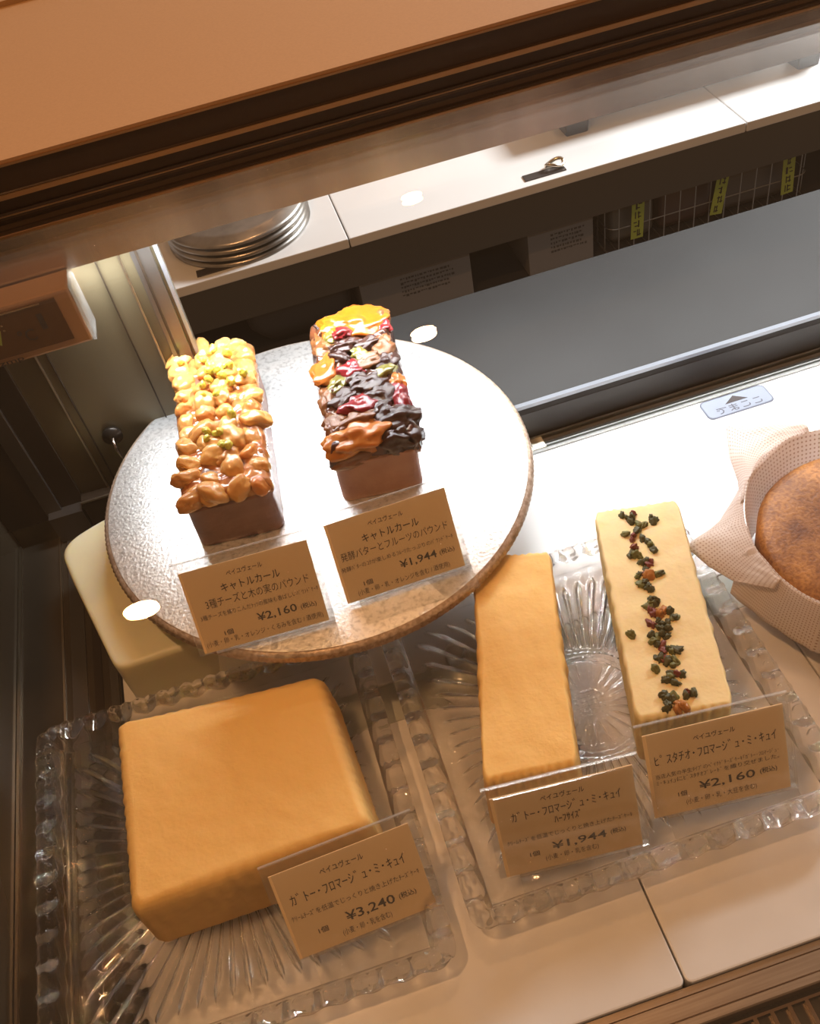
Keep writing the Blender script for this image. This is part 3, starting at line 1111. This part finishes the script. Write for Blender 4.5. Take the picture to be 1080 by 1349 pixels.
def glaze_mesh(w, L, h0, h1, seed, name, m, hang=0.006, lump=1.0):
    """bumpy sticky layer over the top of a loaf"""
    mb = MB()
    NX, NY = 46, 110
    vs, fs = [], []
    for j in range(NY + 1):
        for i in range(NX + 1):
            u, v = i / NX * 2 - 1, j / NY * 2 - 1
            x, y = u * (w / 2 + 0.002), v * (L / 2 + 0.002) + L / 2
            e = min(1 - abs(u), (1 - abs(v)) * L / w)
            edge = min(1, e / 0.16)
            z = h0 + (h1 - h0) * math.sqrt(max(0, 1 - (1 - edge) ** 2)) + 0.0022 * lump * nz(x * 110, y * 110, seed) * edge + 0.0010 * lump * nz(x * 300, y * 300, seed)
            z -= hang * (1 - edge) * (0.6 + 0.5 * nz(x * 60, y * 60, seed * 2))
            x += 0.0012 * nz(y * 130, seed) * (abs(u) > .8)
            vs.append((x, y, z))
    n_ = NX + 1
    for j in range(NY):
        for i in range(NX):
            fs.append((j * n_ + i, j * n_ + i + 1, (j + 1) * n_ + i + 1, (j + 1) * n_ + i))
    nb = len(vs)
    vs2 = [(x * 0.97, L / 2 + (y - L / 2) * 0.985, h0 - hang) for x, y, z in vs]
    mb.add(vs + vs2, fs + [tuple(q + nb for q in f[::-1]) for f in fs])
    ring = [j for j in range(n_)] + [i * n_ + NX for i in range(1, NY + 1)] + [NY * n_ + j for j in range(NX - 1, -1, -1)] + [i * n_ for i in range(NY - 1, 0, -1)]
    for a, c_ in zip(ring, ring[1:] + ring[:1]):
        mb.f.append((a, a + nb, c_ + nb, c_))
        mb.m.append(0)
    return mb.mesh(name, m, True)


def shiny(name, c1, c2, sc=90, sub_=0.35, rough=0.55, bump=0.10, bscale=120):
    m = noisy(name, c1, c2, sc, rough, coat=1.0, sub=sub_, bump=bump, bscale=bscale, subrad=(0.006, 0.003, 0.001))
    n = m.node_tree.nodes
    n['Principled BSDF'].inputs['Specular IOR Level'].default_value = 0.06
    n['Principled BSDF'].inputs['Coat Roughness'].default_value = 0.02
    bp = [q for q in n if q.type == 'BUMP'][0]
    m.node_tree.links.new(bp.outputs[0], n['Principled BSDF'].inputs['Coat Normal'])
    return m


# nut loaf
L1, H1 = 0.163, 0.046
r1_ = loaf('nut_loaf_cake', (-0.0735, 0.3015), radians(-4.6), 0.064, 0.062, L1, H1, M_crust, 'dark loaf cake topped with glazed whole nuts on the round silver board')
M_caramel = shiny('nut_caramel', (0.28, 0.085, 0.02), (0.52, 0.22, 0.06), 120)
link('caramel_glaze', glaze_mesh(0.063, L1, H1 + 0.001, H1 + 0.0055, 5, 'caramel_glaze', M_caramel), r1_)
M_nut1 = shiny('glazed_peanut', (0.44, 0.18, 0.04), (0.70, 0.40, 0.13))
M_nut2 = shiny('glazed_hazelnut', (0.45, 0.15, 0.035), (0.60, 0.26, 0.07))
M_nut3 = shiny('glazed_walnut', (0.32, 0.11, 0.025), (0.62, 0.33, 0.10))
M_pis = shiny('glazed_pistachio', (0.36, 0.34, 0.03), (0.52, 0.46, 0.08))
sh = [blob(i, 0.30, 1.15, 4) for i in range(6)] + [blob(i + 60, 0.50, 1.7, 4) for i in range(6)]
cache = {}


def piece(par, nm, k, m, loc, sc, rot):
    key = (k, m.name)
    if key not in cache:
        cache[key] = with_mat(sh[k], m)
    o_ = link(nm, cache[key], par, loc, rot)
    o_.scale = sc
    return o_


rnd = random.Random(11)
rows = 11
for j in range(rows):
    for i in range(4):
        x = (-0.0225 + i * 0.015) + rnd.uniform(-0.0035, 0.0035)
        y = 0.003 + j * (L1 - 0.004) / (rows - 1) + rnd.uniform(-0.003, 0.003)
        t_ = rnd.random()
        edge = i in (0, 3)
        z = H1 + 0.0055 + rnd.uniform(-0.0015, 0.002) - (0.0025 if edge else 0) - (0.002 if j == 0 else 0)
        if edge:
            x *= rnd.uniform(0.96, 1.16)
        if t_ < 0.56:
            s_ = rnd.uniform(0.0068, 0.0098)
            piece(r1_, 'peanut', rnd.randrange(6), M_nut1, (x, y, z), (s_ * 1.25, s_, s_ * .85), (rnd.uniform(-.4, .4), rnd.uniform(-.4, .4), rnd.uniform(0, 6)))
        elif t_ < 0.72:
            s_ = rnd.uniform(0.0068, 0.0085)
            piece(r1_, 'hazelnut', rnd.randrange(6), M_nut2, (x, y, z), (s_, s_, s_ * .9), (rnd.uniform(0, 6), 0, rnd.uniform(0, 6)))
        else:
            s_ = rnd.uniform(0.0078, 0.0104)
            piece(r1_, 'walnut', rnd.randrange(6), M_nut3, (x, y, z), (s_ * 1.3, s_ * .85, s_ * .8), (rnd.uniform(-.4, .4), rnd.uniform(-.4, .4), rnd.uniform(0, 6)))
for k in range(26):
    y = rnd.choice((0.148, 0.128, 0.112, 0.098, 0.07, 0.055, 0.04)) + rnd.uniform(-0.006, 0.006)
    x = rnd.gauss(-0.001, 0.009)
    s_ = rnd.uniform(0.0022, 0.0034)
    piece(r1_, 'pistachio', rnd.randrange(6), M_pis, (x, y, H1 + 0.0132 + rnd.uniform(-.001, .001)), (s_ * 1.3, s_, s_), (rnd.uniform(0, 6), rnd.uniform(0, 6), rnd.uniform(0, 6)))

# fruit loaf
L2, H2 = 0.150, 0.046
r2_ = loaf('fruit_loaf_cake', (0.0360, 0.3035), radians(-6.4), 0.062, 0.062, L2, H2, M_crust2, 'loaf cake topped with dark glazed fruit and orange apricots on the round silver board')
M_jam = shiny('dark_fruit_glaze', (0.025, 0.008, 0.006), (0.16, 0.05, 0.018), 70, 0.1, 0.6, 0.2, 110)
link('fruit_glaze', glaze_mesh(0.064, L2, H2 + 0.001, H2 + 0.0095, 9, 'fruit_glaze', M_jam, 0.010, 2.0), r2_)
M_apr = shiny('apricot', (0.33, 0.075, 0.003), (0.42, 0.12, 0.006), 60, 0.4)
M_apr2 = shiny('apricot_brown', (0.40, 0.13, 0.02), (0.52, 0.20, 0.035), 60, 0.4)
M_rais = shiny('raisin', (0.016, 0.007, 0.006), (0.07, 0.022, 0.012), 160, 0.05, 0.6, 0.2, 200)
M_fig = shiny('fig_brown', (0.11, 0.04, 0.014), (0.26, 0.10, 0.03), 140, 0.15, 0.6, 0.2, 200)
M_cher = shiny('cherry', (0.13, 0.006, 0.010), (0.28, 0.014, 0.016), 100, 0.3)
M_grn = shiny('green_candied_fruit', (0.11, 0.10, 0.016), (0.20, 0.17, 0.03), 100, 0.3)
cor = shiny('orange_peel', (0.34, 0.08, 0.008), (0.48, 0.15, 0.02), 90, 0.3)
FR = [  # name, material, x, y, z lift, size xyz, yaw
    ('apricot', M_apr, 0.004, 0.139, 0.0095, (0.0225, 0.0165, 0.0085), 0.1), ('cherry', M_cher, -0.007, 0.122, 0.0165, (0.0065, 0.0055, 0.004), 0.3),
    ('green_fruit', M_grn, -0.0155, 0.125, 0.0125, (0.0055, 0.006, 0.004), 0.2), ('cherry', M_cher, 0.027, 0.130, 0.007, (0.006, 0.007, 0.005), 0),
    ('orange_peel', cor, -0.023, 0.090, 0.0085, (0.0095, 0.016, 0.006), -0.45), ('green_fruit', M_grn, 0.004, 0.098, 0.0120, (0.006, 0.0075, 0.0035), 0.6),
    ('green_fruit', M_grn, -0.017, 0.068, 0.0105, (0.010, 0.006, 0.004), 0.9), ('green_fruit', M_grn, 0.019, 0.070, 0.011, (0.009, 0.006, 0.004), 0.5),
    ('orange_peel', cor, 0.027, 0.060, 0.008, (0.006, 0.010, 0.005), 0.2), ('cherry', M_cher, -0.005, 0.080, 0.0115, (0.009, 0.008, 0.005), 0.2),
    ('cherry', M_cher, -0.003, 0.040, 0.0115, (0.012, 0.010, 0.005), 0.2), ('cherry', M_cher, 0.027, 0.040, 0.0085, (0.006, 0.012, 0.006), 0.1),
    ('apricot', M_apr2, -0.010, 0.0085, 0.0065, (0.0205, 0.0125, 0.0105), 0.06), ('fig', M_fig, -0.012, 0.0005, -0.004, (0.017, 0.005, 0.006), 0.1),
    ('prune', M_rais, 0.022, 0.020, 0.008, (0.0155, 0.0095, 0.0075), 0.2), ('prune', M_rais, 0.016, 0.004, 0.003, (0.013, 0.008, 0.010), -0.2),
    ('prune', M_rais, 0.029, 0.008, 0.000, (0.008, 0.010, 0.010), 0.3), ('prune', M_rais, 0.010, 0.026, 0.010, (0.011, 0.008, 0.006), 0.5),
    ('fig', M_fig, -0.020, 0.115, 0.008, (0.009, 0.010, 0.006), 0.4), ('fig', M_fig, -0.026, 0.130, 0.004, (0.006, 0.010, 0.006), 0.1),
    ('raisin', M_rais, -0.004, 0.110, 0.0125, (0.013, 0.006, 0.005), 0.1), ('raisin', M_rais, 0.012, 0.108, 0.011, (0.010, 0.006, 0.005), 0.4),
    ('fig', M_fig, 0.022, 0.104, 0.0085, (0.009, 0.011, 0.006), 0.1), ('fig', M_fig, 0.008, 0.088, 0.0105, (0.012, 0.007, 0.005), 0.3),
    ('raisin', M_rais, 0.022, 0.084, 0.0085, (0.009, 0.009, 0.006), 0.1), ('raisin', M_rais, -0.012, 0.098, 0.0105, (0.009, 0.006, 0.005), -0.6),
    ('fig', M_fig, -0.026, 0.054, 0.006, (0.007, 0.012, 0.007), 0.1), ('raisin', M_rais, -0.014, 0.050, 0.0105, (0.011, 0.008, 0.005), 0.5),
    ('raisin', M_rais, 0.007, 0.060, 0.012, (0.012, 0.008, 0.005), 0.2), ('fig', M_fig, -0.022, 0.032, 0.006, (0.010, 0.010, 0.007), 0.1),
    ('raisin', M_rais, 0.012, 0.046, 0.011, (0.010, 0.009, 0.005), 0.4), ('fig', M_fig, -0.006, 0.024, 0.0105, (0.014, 0.007, 0.005), 0.1),
    ('fig', M_fig, 0.026, 0.143, 0.007, (0.007, 0.006, 0.006), 0.1), ('raisin', M_rais, -0.014, 0.146, 0.007, (0.012, 0.006, 0.006), 0.1),
    ('raisin', M_rais, -0.002, 0.068, 0.0125, (0.008, 0.006, 0.004), 1.1)]
for k, (nm, m_, x, y, dz, sc, yw) in enumerate(FR):
    piece(r2_, nm, 6 + k % 6, m_, (x, y * 0.985 + 0.001, H2 + dz - 0.0005), (sc[0] * 1.12, sc[1] * 1.15, sc[2]), (0.1 * sin(k * 3), 0.1 * cos(k * 5), yw))

# ------------------------------------------------------------------ price tags
def card_text(items, w, h):
    return [(s_, (u0 - 0.5) * w, (u1 - 0.5) * w, (1 - v) * h, hh * h) for s_, u0, u1, v, hh in items]


NM = 'ペイユヴェール'
TAGS = [
    (True, -0.0717, 0.2035, -0.0341, 0.4998, 0.0862, 0.0600, 'acrylic price tag in front of the nut loaf on the round silver board',
     [(NM, .345, .625, .135, .062), ('キャトルカール', .275, .735, .285, .10), ('3種チーズと木の実のパウンド', .125, .935, .435, .105),
      ('3種チーズを練りこんだﾅｯﾂの風味も香ばしいﾊﾟｳﾝﾄﾞｹｰｷ', .055, .985, .580, .058), ('¥2,160', .47, .785, .735, .115), ('(税込)', .815, .94, .750, .062),
      ('1個', .195, .265, .815, .060), ('(小麦・卵・乳・オレンジ・くるみを含む / 酒使用)', .035, .965, .905, .066)], 0.0),
    (True, 0.0292, 0.2114, 0.0283, 0.5369, 0.0854, 0.0585, 'acrylic price tag in front of the dark fruit loaf on the round silver board',
     [(NM, .335, .625, .135, .062), ('キャトルカール', .26, .73, .29, .10), ('発酵バターとフルーツのパウンド', .055, .945, .44, .10),
      ('発酵ﾊﾞﾀｰのｺｸが楽しめるﾌﾙｰﾂたっぷりのﾊﾟｳﾝﾄﾞｹｰｷ', .03, .965, .59, .056), ('¥1,944', .49, .80, .735, .115), ('(税込)', .825, .95, .745, .062),
      ('1個', .17, .245, .82, .060), ('(小麦・卵・乳・オレンジを含む / 酒使用)', .105, .88, .915, .066)], 0.0),
    (False, -0.0590, 0.0205, 0.0474, 0.6155, 0.0871, 0.0575, 'acrylic price tag for 3,240 yen in front of the large square cheesecake',
     [(NM, .33, .64, .155, .070), ('ｶﾞﾄｰ･ﾌﾛﾏｰｼﾞｭ･ﾐ･ｷｭｲ', .08, .90, .345, .125), ('ｸﾘｰﾑﾁｰｽﾞを低温でじっくりと焼き上げたﾁｰｽﾞｹｰｷ', .045, .965, .545, .062),
      ('¥3,240', .39, .745, .735, .125), ('(税込)', .775, .90, .745, .066), ('1個', .185, .255, .775, .062), ('(小麦・卵・乳を含む)', .335, .69, .895, .070)], 0.010),
    (False, 0.0726, 0.0212, -0.0920, 0.3611, 0.0855, 0.0640, 'acrylic price tag for 1,944 yen in front of the long plain cheesecake bar',
     [(NM, .34, .65, .135, .066), ('ｶﾞﾄｰ･ﾌﾛﾏｰｼﾞｭ･ﾐ･ｷｭｲ', .12, .895, .285, .115), ('ﾊｰﾌｻｲｽﾞ', .41, .60, .42, .095), ('ｸﾘｰﾑﾁｰｽﾞを低温でじっくりと焼き上げたﾁｰｽﾞｹｰｷ', .055, .955, .585, .055),
      ('¥1,944', .36, .755, .740, .11), ('(税込)', .785, .895, .740, .060), ('1個', .195, .265, .785, .060), ('(小麦・卵・乳を含む)', .30, .685, .875, .066)], 0.0),
    (False, 0.1721, 0.0249, -0.1016, 0.4908, 0.0867, 0.0600, 'acrylic price tag for 2,160 yen in front of the bar dotted with nuts',
     [(NM, .35, .65, .155, .062), ('ﾋﾟｽﾀﾁｵ･ﾌﾛﾏｰｼﾞｭ･ﾐ･ｷｭｲ', .06, .935, .325, .12), ('当店人気の半生ﾀｲﾌﾟのﾍﾞｲｸﾄﾞﾁｰｽﾞｹｰｷ｢ｶﾞﾄｰ･ﾌﾛﾏｰｼﾞｭ･', .05, .94, .515, .052),
      ('ﾐ･ｷｭｲ｣にﾋﾟｽﾀﾁｵﾌﾟﾚｰﾄﾞを織り交ぜました。', .05, .94, .590, .052), ('¥2,160', .345, .755, .725, .115), ('(税込)', .79, .915, .725, .062), ('1個', .19, .255, .775, .060),
      ('(小麦・卵・乳・大豆を含む)', .24, .755, .885, .066)], 0.0),
]
for up_, x, y, yaw, lean, w, h, lab, items, shift in TAGS:
    if up_:
        loc = on_board(x, y, 0.0)
        rot = Euler((0.0237, 0.0213, 0)).to_matrix() @ Euler((0, 0, yaw)).to_matrix()
        rot = rot.to_euler()
    else:
        loc = Vector((x, y, ZP + 0.0002))
        rot = Euler((0, 0, yaw))
    r = empty('price_tag', loc, rot)
    tag(r, lab, 'price tag', 'acrylic price tags in front of the cakes')
    tilt = Matrix.Rotation(-lean, 4, 'X')          # lean the plane backwards (towards +y)
    hz = 0.0045                                     # card starts above the foot
    ws = w / 2 + 0.004
    # bent acrylic: foot, back sheet, front lip
    t_ = 0.0016
    b = MB()
    hs = h + 0.0095
    foot = [(-0.018, 0.0), (0.012, 0.0), (0.012, t_), (-0.018, t_)]
    b.xprism(foot, -ws + 0.012, ws)
    b.build('foot', [M_acry], r)
    b = MB()
    b.box(-ws, ws, 0.0010, 0.0010 + t_, 0.002, hs, 0, tilt)
    o = b.build('back_sheet', [M_acry], r)
    b = MB()
    b.box(-ws, ws, 0.0008, 0.0028, hs, hs + 0.0008, 0, tilt)
    b.box(-ws + 0.012, ws, -0.0016, 0.0026, 0.0020, 0.0034, 0, tilt)
    b.build('bright_edge', M_acryedge, r)
    b = MB()
    b.box(-ws + 0.006, ws, -0.0022, -0.0010, 0.0036, h + 0.004, 0, tilt)
    b.build('front_sheet', M_acry, r)
    b = MB()
    b.box(-w / 2, w / 2, -0.0003, 0.0004, hz - 0.001, hz - 0.001 + h, 0, tilt)
    cd = b.build('card', M_card, r)
    tmn = text_mesh(card_text(items, w, h), 'printed_text', M_ink)
    to = link('printed_text', tmn, cd)
    to.matrix_local = tilt @ Matrix.Translation((0, -0.00045, hz - 0.001)) @ Matrix.Rotation(radians(90), 4, 'X')

# ------------------------------------------------------------------ block of cheese behind the left plate
M_cheese = noisy('pale_cheese', (0.74, 0.71, 0.48), (0.80, 0.77, 0.55), 14, 0.42, sub=0.4, bump=0.05, bscale=60, subrad=(0.02, 0.015, 0.006))
M_hole = simple('cheese_hole', (0.50, 0.48, 0.22), 0.45)  # darker than the cheese: shade inside the holes put into the colour
chz = empty('cheese_block', (-0.135, 0.325, 0.0005))
tag(chz, 'pale yellow block of holed cheese between left plate and round board', 'cheese')
polyc = [(-0.1890, 0.2480), (-0.0650, 0.2480), (-0.0600, 0.385), (-0.120, 0.412), (-0.1880, 0.408), (-0.2180, 0.396), (-0.2265, 0.384), (-0.2190, 0.352)]
polyc = [(x + 0.135, y - 0.325) for x, y in polyc]
oc = resample(polyc, 160)
for _ in range(6):
    oc = [((oc[i - 1][0] + oc[i][0] * 2 + oc[(i + 1) % 160][0]) / 4, (oc[i - 1][1] + oc[i][1] * 2 + oc[(i + 1) % 160][1]) / 4) for i in range(160)]
HC = 0.050
rs = [[(x, y, z) for x, y in oc] for z in (0.0, 0.012, 0.025, 0.038, HC - 0.005)]
for k, g in enumerate((0.995, 0.985, 0.965)):
    rs.append([(x * g, y * g, HC - 0.003 + 0.001 * k) for x, y in oc])
holes = [(-0.1905, 0.358, 0.012, 0.009), (-0.1955, 0.318, 0.0125, 0.0095), (-0.150, 0.290, 0.013, 0.008), (-0.165, 0.375, 0.008, 0.006)]
for k in range(1, 40):
    g = 0.965 * (1 - k / 40)
    R_ = []
    for x, y in oc:
        px, py = x * g, y * g
        z = HC - 0.001 + 0.0008 * nz(px * 30, py * 30)
        for hx, hy, ra, rb_ in holes:
            q = ((px + 0.135 - hx - 0.0) / ra) ** 2 + ((py + 0.325 - hy) / rb_) ** 2
            if q < 1:
                z -= 0.004 * math.sqrt(1 - q)
        R_.append((px, py, z))
    rs.append(R_)
b = MB()
b.rings(rs, 0, True, True, True)
b.build('cheese_body', M_cheese, chz, True)
for hx, hy, ra, rb_ in holes:
    b = MB()
    ring_ = []
    for f in (0.92, 0.8, 0.6, 0.35, 0.1):
        ring_.append([(ra * f * cos(a), rb_ * f * sin(a), -0.004 * math.sqrt(1 - f * f)) for a in [2 * pi * i / 32 for i in range(32)]])
    b.rings(ring_, 0, True, False, True)
    b.build('hole', M_hole, chz, True, loc=(hx + 0.135, hy - 0.325, HC - 0.0003))

# ------------------------------------------------------------------ round cake in perforated paper
CC = (0.3505, 0.1575)
RC = 0.0785
rc = empty('round_cheesecake', (CC[0], CC[1], 0.0035))
tag(rc, 'round browned cheesecake wrapped in perforated paper at the right edge', 'cake')
m, n, l, bb = mat('browned_cake')
tc = n.new('ShaderNodeTexCoord')
t1 = n.new('ShaderNodeTexNoise')
t1.inputs['Scale'].default_value = 26
t1.inputs['Detail'].default_value = 6
l.new(tc.outputs['Object'], t1.inputs['Vector'])
rr_ = n.new('ShaderNodeValToRGB')
rr_.color_ramp.elements[0].position = 0.30
rr_.color_ramp.elements[1].position = 0.68
rr_.color_ramp.elements[0].color = (0.12, 0.030, 0.008, 1)
rr_.color_ramp.elements[1].color = (0.58, 0.26, 0.06, 1)
l.new(t1.outputs['Fac'], rr_.inputs[0])
t3 = n.new('ShaderNodeTexNoise')
t3.inputs['Scale'].default_value = 420
t3.inputs['Detail'].default_value = 3
l.new(tc.outputs['Object'], t3.inputs['Vector'])
mx = n.new('ShaderNodeMixRGB')
mx.blend_type = 'MULTIPLY'
mx.inputs[0].default_value = 0.6
r4 = n.new('ShaderNodeValToRGB')
r4.color_ramp.elements[0].position = 0.35
r4.color_ramp.elements[1].position = 0.60
r4.color_ramp.elements[0].color = (0.40, 0.28, 0.18, 1)
l.new(t3.outputs['Fac'], r4.inputs[0])
l.new(rr_.outputs[0], mx.inputs[1])
l.new(r4.outputs[0], mx.inputs[2])
l.new(mx.outputs[0], bb.inputs['Base Color'])
bb.inputs['Roughness'].default_value = 0.5
bp = n.new('ShaderNodeBump')
bp.inputs['Strength'].default_value = 0.5
bp.inputs['Distance'].default_value = 0.001
l.new(t3.outputs['Fac'], bp.inputs['Height'])
l.new(bp.outputs[0], bb.inputs['Normal'])
M_brown = m
b = MB()
HB = 0.052
b.lathe([(0.0, 0.0), (RC - 0.004, 0.0), (RC - 0.003, 0.02), (RC - 0.002, HB - 0.006), (RC - 0.005, HB - 0.001), (RC - 0.012, HB + 0.001), (0.05, HB + 0.0018), (0.03, HB + 0.001), (0.0, HB)], 96)
b.build('cake_body', M_brown, rc, True)
# perforated paper
m, n, l, bb = mat('perforated_paper')
tc = n.new('ShaderNodeTexCoord')
mp = n.new('ShaderNodeMapping')
mp.inputs['Rotation'].default_value = (0, 0, 0.6)
l.new(tc.outputs['UV'], mp.inputs[0])
vo = n.new('ShaderNodeTexVoronoi')
vo.inputs['Scale'].default_value = 1.0
vo.inputs['Randomness'].default_value = 0.0
l.new(tc.outputs['UV'], vo.inputs['Vector'])
cr = n.new('ShaderNodeValToRGB')
cr.color_ramp.elements[0].position = 0.17
cr.color_ramp.elements[1].position = 0.25
cr.color_ramp.elements[0].color = (0.58, 0.43, 0.35, 1)
cr.color_ramp.elements[1].color = (0.95, 0.88, 0.84, 1)
l.new(vo.outputs['Distance'], cr.inputs[0])
l.new(cr.outputs[0], bb.inputs['Base Color'])
bb.inputs['Roughness'].default_value = 0.75
tr = n.new('ShaderNodeBsdfTranslucent')
l.new(cr.outputs[0], tr.inputs[0])
ms = n.new('ShaderNodeMixShader')
ms.inputs[0].default_value = 0.5
l.new(bb.outputs[0], ms.inputs[1])
l.new(tr.outputs[0], ms.inputs[2])
l.new(ms.outputs[0], n['Material Output'].inputs[0])
M_paper = m


def paper_sheet(name, fn, nu, nv, du, dv, parent, thick=0.0004):
    """thin sheet: fn(u,v) -> point; UV in perforation pitches"""
    me = bpy.data.meshes.new(name)
    vs = [fn(i / nu, j / nv) for j in range(nv + 1) for i in range(nu + 1)]
    n_ = nu + 1
    fs = [(j * n_ + i, j * n_ + i + 1, (j + 1) * n_ + i + 1, (j + 1) * n_ + i) for j in range(nv) for i in range(nu)]
    me.from_pydata(vs, [], fs)
    uv = me.uv_layers.new(name='UVMap')
    for p in me.polygons:
        for li in p.loop_indices:
            vi = me.loops[li].vertex_index
            uv.data[li].uv = ((vi % n_) / nu * du, (vi // n_) / nv * dv)
    me.materials.append(M_paper)
    me.polygons.foreach_set('use_smooth', [True] * len(me.polygons))
    o_ = link(name, me, parent)
    md = o_.modifiers.new('thickness', 'SOLIDIFY')
    md.thickness = thick
    return o_


D = radians


def collar(u, v):
    a = u * 2 * pi
    back = max(0, cos(a - D(85)))
    rr = RC + 0.0012 + 0.0012 * nz(cos(a) * 4, sin(a) * 4, 2) + (0.004 + 0.007 * back) * v * v
    z = 0.0005 + (HB + 0.006 + 0.006 * back + 0.003 * nz(cos(a) * 3, sin(a) * 3, 7)) * v
    return (rr * cos(a), rr * sin(a), z)


paper_sheet('paper_collar', collar, 180, 14, 160, 18, rc)


def skirt(table, seed):
    """table: (angle, outer radius, outer z); straight hems between the entries give folded corners"""
    def fn(u, v):
        f = u * (len(table) - 1)
        k = min(int(f), len(table) - 2)
        f -= k
        (a0, r0, z0), (a1, r1, z1) = table[k], table[k + 1]
        p0 = Vector((r0 * cos(D(a0)), r0 * sin(D(a0)), z0))
        p1 = Vector((r1 * cos(D(a1)), r1 * sin(D(a1)), z1))
        po = p0.lerp(p1, f)
        a = D(a0 + (a1 - a0) * f)
        back = max(0, cos(a - D(85)))
        ri = RC + 0.0055 + 0.007 * back
        pi_ = Vector((ri * cos(a), ri * sin(a), HB + 0.0055 + 0.006 * back))
        p = pi_.lerp(po, v)
        p.z += 0.004 * sin(v * pi) * (0.6 + nz(a * 5, seed)) + 0.0012 * nz(a * 9, v * 5, seed)
        return (p.x, p.y, max(p.z, 0.0015))
    return fn


paper_sheet('paper_flap', skirt([(88, .099, .064), (97, .114, .060), (108, .137, .054), (119, .114, .052), (128, .098, .050), (146, .089, .058)], 1), 60, 18, 40, 16, rc)
paper_sheet('paper_flap', skirt([(122, .094, .056), (134, .096, .044), (147, .102, .038), (157.5, .126, .032), (168, .112, .034), (178, .101, .036), (194, .090, .052)], 2), 60, 18, 44, 18, rc)
paper_sheet('paper_flap', skirt([(172, .094, .050), (178, .103, .024), (186, .097, .020), (197, .093, .018), (216, .092, .016), (250, .094, .014), (290, .093, .014), (318, .090, .05)], 3), 70, 18, 90, 18, rc)
